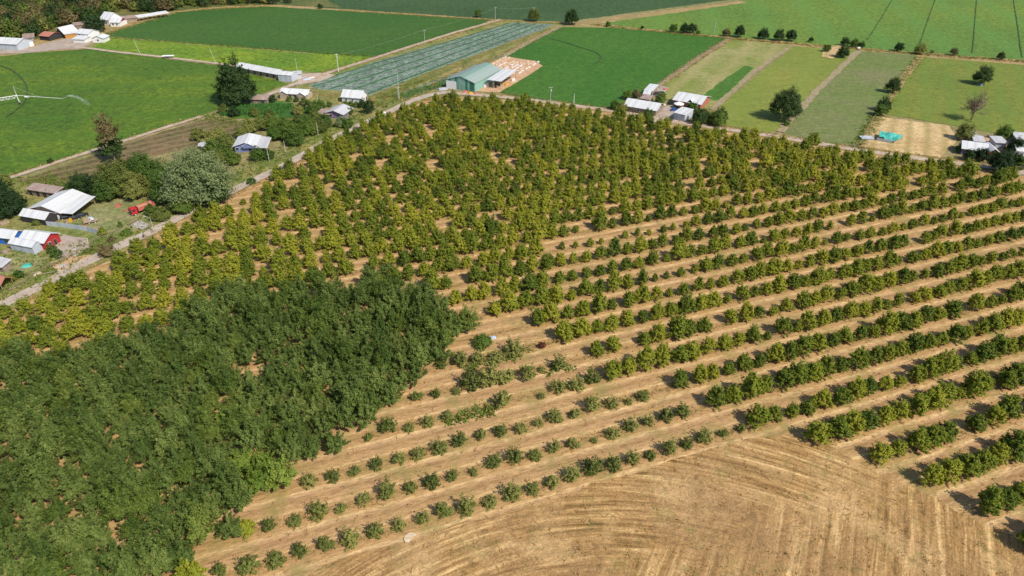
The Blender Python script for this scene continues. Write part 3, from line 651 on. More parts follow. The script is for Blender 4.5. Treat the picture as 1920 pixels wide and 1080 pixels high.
#@@PART2
# ------------------------------------------------------------------ single trees
TREEC = {}
def crown(kind, W, H, seed=1, z0=None):
    """a crown mesh for one tree (cached by kind and rounded size)"""
    key = (kind, round(W), round(H), seed)
    if key in TREEC: return TREEC[key]
    k = dict(dark='leaf_dark', mid='leaf_mid', silver='leaf_silver', brown='leaf_brown', red='leaf_red', twig='twig', hazel='leaf_hazel', young='leaf_young', dense='leaf_dense')[kind]
    n = int(min(16000, max(500, 95*W*W))); z0 = H*.12 if z0 is None else z0
    me = leaves_mesh('crown', M[k], n, W, H-z0, z0, max(34, int(13*W)), .30+.011*W, .13*W**.75, seed*7+int(W*3), base=.45, squash=.92, up=.45, lr=(.8, 1.04), lob=.6)
    TREEC[key] = me; return me
def tree(px, py, W, H, kind, label, cat='tree', name=None, seed=1, z0=None, group=None, rz=None):
    p = at(px, py); name = name or ('shrub' if H < 5 else 'tree')
    r = empty(name, p, rng.uniform(0, 6.28) if rz is None else rz, label, cat, group)
    link('crown' if H >= 5 else 'foliage', crown(kind, W, H, seed, z0), r)
    link('trunk' if H >= 5 else 'stems', trunk_mesh('trunk' if H >= 5 else 'stems', H*.5, max(.06, H*.022), W*.8, seed+3), r)
    return r
# the tall ones on the left
def cone_tree():
    p = at(446, 194); r = empty('tall_tree', p, 0, 'tall broad dark green conical tree beside the long white shed', 'tree')
    link('crown', leaves_mesh('crown', M['leaf_dark'], 22000, 21, 21, .8, 420, .75, 1.1, 5, base=.5, cone=.38, up=.2), r); link('trunk', trunk_mesh('trunk', 14, .5, 10, 3), r)
cone_tree()
def eucalyptus():
    p = at(216, 301); r = empty('tall_tree', p, 0, 'tall slender half bare brownish tree leaning over the farm lane', 'tree')
    a = link('crown', leaves_mesh('crown', M['leaf_brown'], 5000, 10.5, 17, 7, 90, .5, .55, 11, base=.35, cone=.45, up=.2, hemi=True), r)
    b = link('lower_foliage', leaves_mesh('lower_foliage', M['leaf_dark'], 3800, 10.5, 8.5, 2.5, 60, .6, .5, 12, base=.4), r)
    link('trunk', trunk_mesh('trunk', 19, .45, 7, 8, 9), r)
eucalyptus()
def bare_tree():
    p = at(1820, 226); r = empty('bare_tree', p, 0, 'tall leafless grey brown tree standing in the right hand pasture', 'tree')
    mb = MB(); rr = random.Random(5); mb.tube((0, 0, -.2), (.2, 0, 4), .4, .3)
    tw = MB()
    for i in range(34):
        a = rr.uniform(0, 6.28); z = rr.uniform(2.5, 6); L = rr.uniform(5, 10); e = rr.uniform(.15, .85)
        q = Vector((math.cos(a)*math.sin(e)*L, math.sin(a)*math.sin(e)*L*.9, z+math.cos(e)*L)); s_ = Vector((0, 0, z)); mid_ = s_.lerp(q, .5)
        mb.tube(s_, mid_, .14, .08, 5); mb.tube(mid_, q, .08, .03, 4)
        for _ in range(12):
            b_ = s_.lerp(q, rr.uniform(.35, 1)); e_ = b_+Vector((rr.gauss(0, .9), rr.gauss(0, .9), rr.uniform(.2, 1.6))); tw.tube(b_, e_, .035, .012, 3)
    mb.build('trunk', M['bark'], r); link('twigs', leaves_mesh('twigs', M['twig'], 2600, 11, 11, 3.2, 60, .34, .6, 31, base=.3, up=0), r)
    tw.build('branches', M['twig'], r)
bare_tree()
T = tree
# grove by the road
T(158, 364, 9, 9, 'dark', 'very dark rounded tree at the left end of the roadside grove', seed=2)
T(186, 366, 8, 8.5, 'dark', 'smaller very dark tree second from the left in the roadside grove', seed=3)
T(226, 366, 14, 14, 'young', 'broad olive green tree behind the leaning pole in the roadside grove', seed=4)
T(258, 370, 11, 11, 'young', 'broad grey green tree behind the red dump truck', seed=5)
T(280, 352, 15, 15, 'mid', 'large bright green tree in the middle of the roadside grove', seed=6)
T(314, 378, 11, 12, 'mid', 'green tree at the front of the grove right of the truck', seed=7)
T(380, 378, 27, 21, 'silver', 'huge silvery willow tree with a rounded crown by the road', seed=8, name='willow_tree')
T(400, 383, 13, 10, 'dark', 'low dark green tree under the right side of the silvery willow', seed=9)
T(206, 374, 10, 10, 'mid', 'green tree filling the grove left of the truck', seed=9)
T(243, 350, 12, 12, 'young', 'olive tree at the back of the roadside grove', seed=8)
T(332, 368, 12, 14, 'mid', 'tall green tree touching the left side of the silvery willow', seed=10)
T(344, 398, 9, 7, 'mid', 'low green tree at the foot of the silvery willow', seed=4)
T(338, 398, 6, 6, 'silver', 'small pale green tree between the truck and the silvery willow', seed=2)
T(304, 412, 7, 5.2, 'young', 'bushy brown green tree just right of the truck', seed=3)
T(285, 404, 4.2, 4.8, 'mid', 'bright yellow green shrub touching the back of the truck', seed=2)
T(20, 402, 13, 10, 'dark', 'large dark tree at the left edge beside the big metal roof', seed=2)
T(-8, 380, 14, 11, 'dark', 'large dark tree at the left edge behind its neighbour', seed=5)
T(5, 352, 8, 6, 'young', 'dull green tree at the left edge by the farm lane', seed=6)
T(95, 306, 2.5, 2.4, 'dark', 'single small dark shrub on the edge of the left green field', 'shrub', seed=2)
T(130, 360, 5, 4, 'mid', 'green shrub behind the rusty roofed shed', 'shrub', seed=2)
# orchard of garden trees around the middle houses
gl = [(372,262,'young',5),(392,272,'young',6),(410,262,'young',5),(402,288,'mid',6),(424,276,'young',5.5),(424,298,'mid',5.5),(440,308,'mid',5),(412,305,'young',5),(470,248,'young',6),(492,244,'young',6),(516,244,'mid',6),
      (455,258,'young',5),(536,244,'mid',6),(520,262,'mid',6.5),(548,262,'mid',7),(566,256,'mid',7),(576,243,'mid',6.5),(556,272,'mid',6.5),(586,252,'mid',6),(600,248,'young',6),(560,236,'young',5.5),(610,238,'mid',5),(592,232,'young',5),(484,300,'mid',5.0),
      (505,298,'mid',4.2),(505,222,'young',4),(560,215,'young',4.5),(590,214,'mid',5.5),(600,206,'mid',5),(566,206,'dark',3.5),(440,218,'dark',4.5),(420,212,'young',4),(478,218,'young',4),(640,238,'silver',4.5),(652,240,'mid',4.5),(655,214,'mid',3.5)]
gl.sort(key=lambda g: -g[1])
for i, (x, y, k, s) in enumerate(gl):
    kk = {'young': 'dull green', 'mid': 'fresh green', 'dark': 'dark green', 'silver': 'grey green'}[k]
    T(x, y, s*1.35, s*1.12, k, '%s garden tree of the middle gardens, %s nearest to the front' % (kk, ordw(i+1)), 'tree', 'garden_tree', seed=i % 4+1, group='garden trees around the middle houses')
for i, (x, y) in enumerate([(543,190),(556,191),(570,192),(578,197),(648,199),(658,199),(668,200),(618,200)]):
    T(x, y, 3.2, 3, 'mid', '%s round garden shrub from the left along the white house fronts' % ordw(i+1), 'shrub', 'garden_shrub', seed=i % 3+1, group='round shrubs by the white houses')
T(680, 202, 4, 5, 'dark', 'dark small tree at the right corner of the bright white house', seed=1)
T(693, 213, 6, 7.5, 'dark', 'dark rounded tree beside the road below the bright white house', seed=2)
T(513, 193, 4, 4.6, 'dark', 'small dark shrub between the rusty shed and beige house', 'shrub', seed=3)
# hedge-line trees of the far fields
far = [(1140,50,4,'mid','small green shrub at the left end of the far field hedge'),(1204,54,2.5,'dark','tiny dark shrub on the far field edge left of the hedge clump'),(1262,60,6,'mid','green tree at the left of the far hedge clump'),(1283,62,7,'dark','dark tree in the middle of the far hedge clump'),(1297,62,7,'dark','dark tree at the right of the far hedge clump'),(1309,64,3,'mid','small shrub just right of the far hedge clump'),
       (1361,68,5.5,'brown','brownish green shrub beside the top of the long wire fence'),(1386,70,8,'dark','dark round tree at the top of the long wire fence'),(1430,73,7.5,'dark','dark round tree standing alone on the far bank'),(1459,76,7.5,'dark','dark tree at the left of the paired trees on the far bank'),(1482,77,7.5,'dark','dark tree at the right of the paired trees on the far bank'),
       (1520,79,3.5,'dark','small narrow dark tree right of the paired trees'),(1549,97,5,'mid','green shrub on the straw patch corner'),(1579,108,7.5,'dark','dark tree standing beside the straw patch'),(1583,86,6,'dark','dark tree on the bank above the straw patch'),(1602,88,5.5,'mid','green tree on the bank right of the straw patch'),(1614,90,4.5,'dark','low dark shrub on the bank by the white sacks'),
       (1684,96,6,'dark','dark bush above the grey green pasture'),(1724,102,7,'young','olive bush at the top corner of the right pasture'),(1747,100,2.5,'young','tiny bush on the bank of the top right field'),(1787,104,5,'brown','brownish bush on the bank of the top right field'),(1875,112,5,'dark','dark bush on the bank near the right edge'),
       (1672,174,8,'dark','dark round tree on the bank between two pastures'),(1655,208,7,'dark','dark tree lower on the bank between two pastures'),(1650,217,6.5,'mid','yellow green tree at the end of the bank between pastures'),
       (1470,224,15.5,'dark','big round dark tree standing in the light green pasture'),(1475,236,3,'mid','small shrub below the big round pasture tree'),(1838,158,10,'dark','rounded dark tree with purple base in the right pasture'),
       (1806,262,8,'young','olive tree under the tall leafless tree'),(1798,285,4,'mid','green shrub beside the long right hand roof'),(1072,46,10.5,'dark','tall dark tree at the corner of the far green fields'),(1001,40,9,'young','broad olive bush beside the cabbage field corner'),(897,32,5.5,'mid','round yellow green tree on the far bank'),
       (601,16,4.5,'dark','slim dark tree at the far edge of the upper left field'),(1167,208,5,'young','bushy tree left of the long white roofed house'),(1152,206,5,'mid','small palm like green tree beside the left white roof'),(1192,184,5,'brown','brownish tree behind the long white roofed house'),(1175,186,5,'mid','light green tree behind the long white roofed house'),
       (1238,194,6,'mid','low green tree between the two white roofed houses'),(1296,212,6,'mid','round green tree in front of the red gabled house'),(1310,232,8,'dark','dark tree right of the white tent shed'),(1345,236,8,'mid','green tree right of the white tent shed by the pasture'),(1326,228,6,'young','dull bush between the trees below the red gabled house'),(1350,228,7,'dark','dark tree leaning to the light green pasture'),
       (1215,222,5,'mid','green shrub in front of the long white roofed house'),(1815,300,5,'dark','dark shrub in front of the right hand white roof'),(1840,302,6,'dark','dark round shrub in front of the right hand red wall'),(1862,300,4,'mid','green shrub near the right hand red wall'),(1880,262,7,'mid','green tree behind the right hand farm roofs'),(1900,288,8,'dark','dark tree between the right hand farm roofs'),(1890,312,7,'dark','dark tree beside the right hand yard'),(1910,318,6,'mid','green tree at the edge of the right hand yard'),
       (1870,322,9,'dark','dark tree where the orchard meets the right hand farm'),(1386,396,.1,'dark','x')]
for i, (x, y, s, k, lb) in enumerate(far):
    if s < 1: continue
    T(x, y, s*1.05, s*(1.0 if s < 9 else 1.05), k, lb, 'tree' if s >= 5 else 'shrub', seed=i % 5+1)
T(905, 648, 5.5, 3.4, 'mid', 'wide low green bush at the right corner of the dense block', 'bush', seed=3)
T(1017, 652, 2.2, 2.2, 'red', 'small dark red leaved bush at the left end of a hazel row', 'bush', seed=1)
T(728, 515, 5, 4, 'dense', 'small dark tree on the upper edge of the dense block', 'shrub', seed=2)
# the wooded bank at the top left
wp = []
WOOD = [(-700, 80), (-60, 84), (70, 70), (100, 52), (175, 46), (215, 22), (300, 24), (340, 15), (415, 10), (500, 6), (520, 2), (430, -8), (400, -30), (-700, -30)]
for _ in range(9000):
    x = rng.uniform(-560, -100); y = rng.uniform(440, 820)
    px, py = proj(x, y)
    if inpoly(px, py, WOOD) and -60 < px < 560:
        if all((x-a[0])**2+(y-a[1])**2 > 26 for a in wp[-400:]): wp.append((x, y, 0))
WC = [leaves_mesh('crown', M[k], 900, 10, 9, .3, 55, .8, .75, 500+i, base=.45) for i, k in enumerate(('leaf_dark', 'leaf_mid', 'leaf_young', 'leaf_dark', 'leaf_brown'))]
wsrc = []
for i, (x, y, k, s, lb) in enumerate([(178, 56, 0, 1.45, 'tall dark tree behind the white farmhouse roofs'), (162, 42, 0, 1.3, 'dark tree standing forward of the wooded bank'), (30, 70, 1, 1.3, 'green tree in the wooded bank behind the grey warehouse'),
        (60, 62, 4, 1.2, 'brownish tree at the foot of the wooded bank'), (80, 60, 2, 1.1, 'olive tree at the foot of the wooded bank'), (510, 8, 3, .9, 'dark tree at the far right end of the wooded bank'), (540, 6, 0, .8, 'dark tree standing apart beyond the wooded bank'), (190, 60, 3, 1.0, 'dark tree right beside the steep white roof'), (28, 73, 1, .4, 'small round yellow green tree behind the warehouse')]):
    r = empty('tree', at(x, y), rng.uniform(0, 6), lb, 'tree'); r.scale = (s, s, s*1.1); c = link('crown', WC[k], r); link('trunk', trunk_mesh('trunk', 4, .25, 6, i), r); wsrc.append((k, c))
srcs = {k: c for k, c in wsrc}; ks = sorted(srcs)
ws = rng.uniform(.6, 1.35, len(wp))
scatter('wood', wp, rng.uniform(0, 6.28, len(wp)), [(a, a, a*rng.uniform(.8, 1.3)) for a in ws], rng.choice(len(ks), len(wp), p=[.34, .24, .20, .19, .03][:len(ks)]), [srcs[k] for k in ks], label='mixed dark and olive trees covering the bank in the top left', cat='wood')
print('wood', len(wp))

# ------------------------------------------------------------------ buildings
def house(name, label, A, B, C, h, rh, ridge, wall, roof, ov=.5, wins=(), cat='house', gable=None, open_=False, th=.12, extra=None, drop=0):
    """A, B: pixels of the near wall's foot; C: foot of the far right corner. ridge 'L' along AB, 'W' across, 'M' monopitch falling to the front"""
    a, b, c = at(*A), at(*B), at(*C); d = b-a; L = d.length; rz = math.atan2(d.y, d.x); nn = Vector((-d.y, d.x, 0))/L; W = max(2.5, (c-b).dot(nn))
    r = empty(name, a, rz, label, cat)
    mw = M[wall]; mr = M[roof]
    mb = MB(); hb = 0 if not open_ else h-.25
    def pr(pts): mb.add(pts, [tuple(range(len(pts)))])
    if not open_:
        V = [(0, 0, -.1), (L, 0, -.1), (L, W, -.1), (0, W, -.1), (0, 0, h), (L, 0, h), (L, W, h), (0, W, h)]
        Fc = [(0, 1, 5, 4), (1, 2, 6, 5), (2, 3, 7, 6), (3, 0, 4, 7)]
        mb.add(V, Fc)
        if ridge == 'L': mb.add([(0, 0, h), (0, W, h), (0, W/2, h+rh), (L, 0, h), (L, W, h), (L, W/2, h+rh)], [(0, 1, 2), (3, 5, 4)], 1)
        elif ridge == 'W': mb.add([(0, 0, h), (L, 0, h), (L/2, 0, h+rh), (0, W, h), (L, W, h), (L/2, W, h+rh)], [(0, 1, 2), (3, 5, 4)], 1)
        else: mb.add([(0, 0, h), (0, W, h), (0, W, h+rh), (L, 0, h), (L, W, h), (L, W, h+rh)], [(0, 1, 2), (3, 5, 4), (1, 4, 5, 2)], 1)
        mb.build('wall', [mw, M[gable] if gable else mw], r)
    else:
        for x in np.linspace(.15, L-.15, max(2, int(L/3)+1)):
            for y in (.15, W-.15):
                pb = MB(); pb.box((x, y, h/2), (.16, .16, h)); pb.build('post', M['wood'], r)
    # roof slabs with thickness
    def slab(p, nm='roof'):
        m2 = MB(); n = len(p); top = [Vector(q)+Vector((0, 0, th)) for q in p]
        m2.add([tuple(q) for q in p]+[tuple(q) for q in top], [tuple(range(n-1, -1, -1)), tuple(range(n, 2*n))]+[(k, (k+1) % n, n+(k+1) % n, n+k) for k in range(n)])
        return m2
    z = h+.03
    if ridge == 'L':
        s = rh/(W/2); e = z-s*ov
        m2 = slab([(-ov, -ov, e), (L+ov, -ov, e), (L+ov, W/2, z+rh), (-ov, W/2, z+rh)]); m3 = slab([(-ov, W/2, z+rh), (L+ov, W/2, z+rh), (L+ov, W+ov, e), (-ov, W+ov, e)]); m2.add(m3.v, m3.f)
    elif ridge == 'W':
        s = rh/(L/2); e = z-s*ov
        m2 = slab([(-ov, -ov, e), (L/2, -ov, z+rh), (L/2, W+ov, z+rh), (-ov, W+ov, e)]); m3 = slab([(L/2, -ov, z+rh), (L+ov, -ov, e), (L+ov, W+ov, e), (L/2, W+ov, z+rh)]); m2.add(m3.v, m3.f)
    else:
        s = rh/W; m2 = slab([(-ov, -ov, z-s*ov), (L+ov, -ov, z-s*ov), (L+ov, W+ov, z+rh+s*ov), (-ov, W+ov, z+rh+s*ov)])
    m2.build('roof', mr, r)
    for wd in wins:
        face, t, z0, ww, hh, kind = wd
        fr = MB(); gl_ = MB()
        if face == 'f': cx, cy, sx, sy, ox, oy = L*t, 0, ww, .08, 0, -.045
        elif face == 'r': cx, cy, sx, sy, ox, oy = L, W*t, .08, ww, .045, 0
        else: cx, cy, sx, sy, ox, oy = 0, W*t, .08, ww, -.045, 0
        g_ = .16
        fr.box((cx+ox, cy+oy, z0+hh/2), (sx+(g_ if face == 'f' else 0), sy+(0 if face == 'f' else g_), hh+g_)); gl_.box((cx+ox*1.9, cy+oy*1.9, z0+hh/2), (sx, sy, hh))
        if kind == 'door': f_ = fr.build('door', M['wood'], r); gl_.build('panel', M['wall_dark'], f_)
        elif kind == 'shutter': f_ = fr.build('sliding_door', M['white'], r)
        elif kind == 'gdoor': f_ = fr.build('door', M['wall_green'], r); gl_.build('panel', M['wall_green'], f_)
        else: f_ = fr.build('window', M['white'], r); gl_.build('pane', M['glass'], f_)
    if extra: extra(r, L, W)
    return r, L, W
def gable_wing(r, x, y0, y1, wd, zb, rh, wall, roof, name='cross_gable'):
    """cross gable over the front roof slope: ridge runs across, gable face at y0"""
    m = MB(); m.add([(x-wd/2, y0, zb), (x+wd/2, y0, zb), (x, y0, zb+rh), (x-wd/2, y0, zb-.9), (x+wd/2, y0, zb-.9)], [(0, 1, 2), (3, 4, 1, 0)]); a = m.build(name, M[wall], r)
    m = MB(); o = .35; e = zb-rh/(wd/2)*o
    for s in (-1, 1):
        p = [(x, y0-o, zb+rh+.05), (x+s*(wd/2+o), y0-o, e+.05), (x+s*(wd/2+o), y1, e+.05), (x, y1, zb+rh+.05)]
        m.add(p+[(q[0], q[1], q[2]+.1) for q in p], [(0, 1, 2, 3), (4, 5, 6, 7), (0, 1, 5, 4), (1, 2, 6, 5), (2, 3, 7, 6), (3, 0, 4, 7)])
    m.build('gable_roof', M[roof], a)
def chimney(r, x, y, z, h=1.2):
    m = MB(); m.tube((x, y, z), (x, y, z+h), .13, .13, 8); m.tube((x, y, z+h), (x, y, z+h+.12), .2, .2, 8); m.build('chimney', M['steel'], r)
W1 = lambda *t: [('f', q, 1.1, 1.2, 1.1, 'win') for q in t]
# top left farm
house('warehouse', 'large pale grey metal warehouse at the left edge of the far farm', (-40, 91), (35, 95), (69, 86), 4.0, 2.2, 'L', 'wall_grey', 'roof_white', wins=[('r', .88, .1, 3, 2.6, 'shutter')], cat='warehouse')
house('shed', 'low brown roofed shed behind the grey warehouse', (46, 80), (66, 78), (80, 72), 2.8, 1, 'M', 'wall_wood', 'roof_brown', cat='shed')
house('barn', 'red roofed barn with dark open side at the far farm', (76, 75), (94, 77), (104, 69), 3, 1.6, 'L', 'wall_dark', 'roof_red', cat='barn')
house('farmhouse', 'steep white roofed house in the middle of the far farm', (108, 70), (123, 72), (132, 64), 3.2, 3.6, 'W', 'wall_dark', 'roof_white', wins=W1(.5))
house('annex', 'orange walled annex with a pale roof beside the steep roofed house', (124, 73), (146, 70), (150, 65), 3, 1, 'M', 'wall_orange', 'roof_white', cat='shed')
house('shed', 'long grey brown roofed shed behind the far farm', (140, 56), (163, 54), (168, 50), 2.8, .8, 'M', 'wall_wood', 'roof_brown', cat='shed')
house('farmhouse', 'wide white roofed house with upper storey at the far farm', (146, 75), (169, 77), (178, 70), 4.6, 1.8, 'L', 'wall_white', 'roof_white', wins=W1(.2, .5, .8)+[('f', .3, 3.4, 1, .8, 'win'), ('f', .6, 3.4, 1, .8, 'win')])
house('annex', 'low white lean-to roof in front of the wide white house', (138, 80), (160, 81), (166, 77), 2.4, .9, 'M', 'wall_white', 'roof_white', cat='shed')
house('farmhouse', 'small white roofed house with dark gable near the palm', (174, 80), (196, 80), (202, 75), 2.8, 1.5, 'W', 'wall_white', 'roof_white', wins=W1(.5))
house('farmhouse', 'tall steep white roofed house behind the dark farm trees', (190, 46), (206, 48), (214, 40), 4, 4, 'L', 'wall_white', 'roof_white', wins=W1(.7))
house('farmhouse', 'white roofed house with a red gable end by the field', (208, 50), (226, 50), (239, 44), 3, 2, 'L', 'wall_white', 'roof_white', gable='wall_red', wins=W1(.3, .7))
house('shed', 'long brown roofed shed right of the red gabled house', (226, 43), (258, 40), (264, 37), 2.6, .9, 'M', 'wall_wood', 'roof_brown', cat='shed')
house('shed', 'long narrow pale roofed open shed along the far field', (262, 40), (318, 31), (321, 28), 2.6, .8, 'M', 'wall_wood', 'roof_white', cat='shed', open_=True)
# long shed and pale blue shed
house('long_shed', 'long white roofed livestock shed right of the big dark tree', (444, 134), (522, 149), (541, 143), 2.9, 1.5, 'L', 'wall_wood', 'roof_white', cat='shed', wins=[('f', q, .3, 1.2, 1.8, 'door') for q in (.15, .3, .45, .6, .75, .9)])
house('shed', 'pale blue grey metal shed at the end of the long shed', (523, 152), (548, 154), (566, 148), 3.6, 1.0, 'L', 'wall_grey', 'roof_white', cat='shed', ov=.2)
house('shed', 'low grey lean-to shed behind the pale blue shed', (552, 148), (566, 147), (573, 143), 2.6, .5, 'M', 'wall_grey', 'roof_grey', cat='shed')
house('shed', 'rusty white roofed shed under the big dark tree', (471, 195), (501, 196), (508, 187), 2.5, .9, 'L', 'wall_wood', 'roof_rust', cat='shed', wins=[('f', .75, .1, 1.6, 1.9, 'door')])
def beige(r, L, W):
    gable_wing(r, L*.14, -1.2, W*.5, L*.28, 2.9, 1.3, 'wall_beige', 'roof_white'); gable_wing(r, L*.84, -2.4, W*.5, L*.30, 2.9, 1.3, 'wall_beige', 'roof_white')
    m = MB(); m.box((L*.84, -1.2, 1.45), (L*.28, 2.3, 2.9)); m.build('wing', M['wall_beige'], r)
    m = MB(); m.box((L*.14, -.6, 1.45), (L*.26, 1.1, 2.9)); m.build('wing', M['wall_beige'], r)
house('house', 'beige house with two front gables beside the grey farm lane', (527, 184), (577, 187), (583, 180), 2.8, 1.6, 'L', 'wall_beige', 'roof_white', wins=[('f', .35, .1, 1.0, 2.0, 'door'), ('f', .55, 1, 1.3, 1.1, 'win')], extra=beige)
house('house', 'bright white house with white roof below the cabbage field', (642, 192), (679, 195), (693, 188), 3.2, 2.6, 'L', 'wall_white', 'roof_white', wins=[('f', .22, 1.3, .9, .9, 'win'), ('f', .55, 1.3, .6, .7, 'win'), ('r', .4, 1.2, 1, 1.3, 'win'), ('r', .85, .1, 1, 2, 'door')])
def porch6(r, L, W):
    m = MB(); m.add([(-4.5, -1.5, 2.1), (L*.3, -1.5, 2.1), (L*.3, W*.45, 2.9), (-4.5, W*.45, 2.9), (-4.5, -1.5, 2.2), (L*.3, -1.5, 2.2), (L*.3, W*.45, 3.0), (-4.5, W*.45, 3.0)], [(0, 3, 2, 1), (4, 5, 6, 7), (0, 1, 5, 4), (1, 2, 6, 5), (2, 3, 7, 6), (3, 0, 4, 7)]); m.build('lean_to_roof', M['roof_rust'], r)
    for x, y in ((-4.2, -1.2), (L*.2, -1.2), (-4.2, 3)):
        m = MB(); m.box((x, y, 1.05), (.15, .15, 2.1)); m.build('post', M['wood'], r)
house('house', 'grey roofed purple walled house with rusty lean-to near the road', (612, 221), (644, 224), (667, 213), 2.6, 1.5, 'W', 'wall_purple', 'roof_grey', ov=.8, wins=W1(.3, .7), extra=porch6)
def porch7(r, L, W):
    m = MB(); m.add([(L, -2, 2.3), (L+5, -2, 2.0), (L+5, W, 2.2), (L, W, 2.9), (L, -2, 2.4), (L+5, -2, 2.1), (L+5, W, 2.3), (L, W, 3.0)], [(0, 3, 2, 1), (4, 5, 6, 7), (0, 1, 5, 4), (1, 2, 6, 5), (2, 3, 7, 6), (3, 0, 4, 7)]); m.build('porch_roof', M['roof_grey'], r)
    for x, y in ((L+4.7, -1.7), (L+4.7, W*.5), (L+4.7, W-.3)):
        m = MB(); m.box((x, y, 1.05), (.15, .15, 2.1)); m.build('post', M['wood'], r)
    gable_wing(r, L*.65, -1.0, W*.5, L*.5, 2.9, 1.3, 'wall_pblue', 'roof_white')
house('house', 'blue walled house with spreading white roofs among garden trees', (442, 286), (482, 284), (512, 266), 3.0, 1.3, 'W', 'wall_pblue', 'roof_white', ov=.7, wins=W1(.12, .4)+[('f', .7, .1, 1, 2, 'door')], extra=porch7)
house('shed', 'low pale roofed shed behind the silvery willow', (372, 282), (398, 286), (408, 280), 2.2, .6, 'M', 'wall_wood', 'roof_grey', cat='shed')
# left cluster
house('shed', 'long rusty grey roofed open shed in the left farmyard', (54, 366), (107, 374), (114, 365), 2.6, .5, 'M', 'wall_wood', 'roof_rust', cat='shed', wins=[('f', q, .1, 1.6, 2.0, 'door') for q in (.12, .38, .62, .86)])
def big(r, L, W): chimney(r, 2.5, W*.75, 3.4)
r10, L10, W10 = house('farmhouse', 'big metal roofed farm building with open car porch on the left', (62, 404), (118, 411), (160, 381), 3.0, 1.8, 'W', 'wall_wood', 'roof_white', ov=1.0, extra=big, wins=W1(.3))
house('car_porch', 'white metal car porch roof over the parked dark cars', (112, 411), (140, 413), (176, 385), 2.7, .7, 'M', 'wall_wood', 'roof_white', cat='porch', open_=True)
house('annex', 'white roofed black walled annex in front of the metal roofed building', (42, 416), (89, 424), (101, 411), 2.6, 1.5, 'L', 'wall_dark', 'roof_white', cat='shed', ov=.3)
house('house', 'blue walled white roofed wing at the left edge', (-35, 453), (30, 461), (52, 448), 2.9, 1.4, 'L', 'wall_blue', 'roof_white', wins=[('f', .78, .9, 1.7, 1.5, 'win'), ('f', .95, .1, 1, 2, 'door')])
house('house', 'white roofed house with bright red gable walls on the left', (44, 464), (88, 470), (113, 453), 3.2, 1.6, 'L', 'wall_red', 'roof_white', ov=.6, wins=[('r', .3, 1.2, 1.0, 1.0, 'win'), ('r', .65, .1, 1, 2, 'door')])
house('annex', 'pale corrugated metal annex in front of the red walled house', (23, 470), (66, 478), (83, 468), 2.9, 1.0, 'L', 'wall_grey', 'roof_white', cat='shed', ov=.3)
house('shed', 'small grey roofed shed at the left edge', (-18, 505), (9, 512), (17, 502), 2.3, .7, 'M', 'wall_wood', 'roof_grey', cat='shed')
house('shelter', 'open shelter with a rusty red roof at the left edge', (-16, 541), (6, 546), (20, 532), 2.4, 1.4, 'L', 'wall_wood', 'roof_red', cat='shed', open_=True)
# green barn
def barn(r, L, W):
    m = MB(); m.box((L*.17, -.25, 2.1), (L*.36, .1, 4.3)); m.build('white_panel', M['white'], r)
    m = MB(); m.box((L*.62, -.06, 1.6), (L*.16, .12, 3.2)); m.build('door', M['wall_green'], r)
    chimney(r, L*.98, W*.92, 4.6, .9)
rb, LB, WB = house('green_barn', 'large green corrugated barn with white panel beside the orchard', (838, 165), (891, 173), (948, 147), 4.8, 2.7, 'W', 'wall_green', 'roof_green', ov=.35, cat='barn', extra=barn)
house('open_shed', 'open sided shed with pale flat roof beside the green barn', (915, 165), (939, 168), (965, 148), 4.5, .3, 'M', 'wall_wood', 'roof_white', cat='shed', open_=True)
def side(r, L, W): chimney(r, L*.6, W*.6, 3.6, .8)
house('farmhouse', 'long white roofed house left of the orchard road bend', (1170, 208), (1229, 218), (1242, 206), 3.0, 1.9, 'L', 'wall_wood', 'roof_white', ov=.7, wins=[('f', q, 1, 1.2, 1.1, 'win') for q in (.2, .45, .7)]+[('r', .5, 1, 1, 1, 'win')], extra=side)
def dorm(r, L, W):
    gable_wing(r, L*.62, -.2, W*.55, L*.2, 3.3, 1.3, 'wall_dark', 'roof_white', 'dormer')
house('farmhouse', 'white roofed house with a red brick right end', (1262, 198), (1312, 207), (1329, 193), 3.2, 2.0, 'L', 'wall_brick', 'roof_white', ov=.7, wins=[('f', q, 1, 1.3, 1.1, 'win') for q in (.15, .35, .55)]+[('f', .8, .1, 1, 2, 'door')], extra=dorm)
house('shed', 'small pale roofed shed beside the burnt patch', (1208, 178), (1222, 180), (1234, 171), 2.6, .6, 'M', 'wall_wood', 'roof_white', cat='shed')
house('shed', 'tiny white roofed hut below the small pale shed', (1206, 184), (1217, 185), (1220, 181), 2.2, .4, 'M', 'wall_wood', 'roof_white', cat='shed')
house('shed', 'low rusty pale roof behind the long white roofed house', (1200, 192), (1216, 195), (1224, 190), 2.2, .5, 'M', 'wall_wood', 'roof_rust', cat='shed')
house('tent_shed', 'white cloth sided shed beside the dark trees', (1262, 224), (1283, 229), (1290, 219), 3.4, .7, 'M', 'wall_grey', 'roof_white', cat='shed', ov=.2)
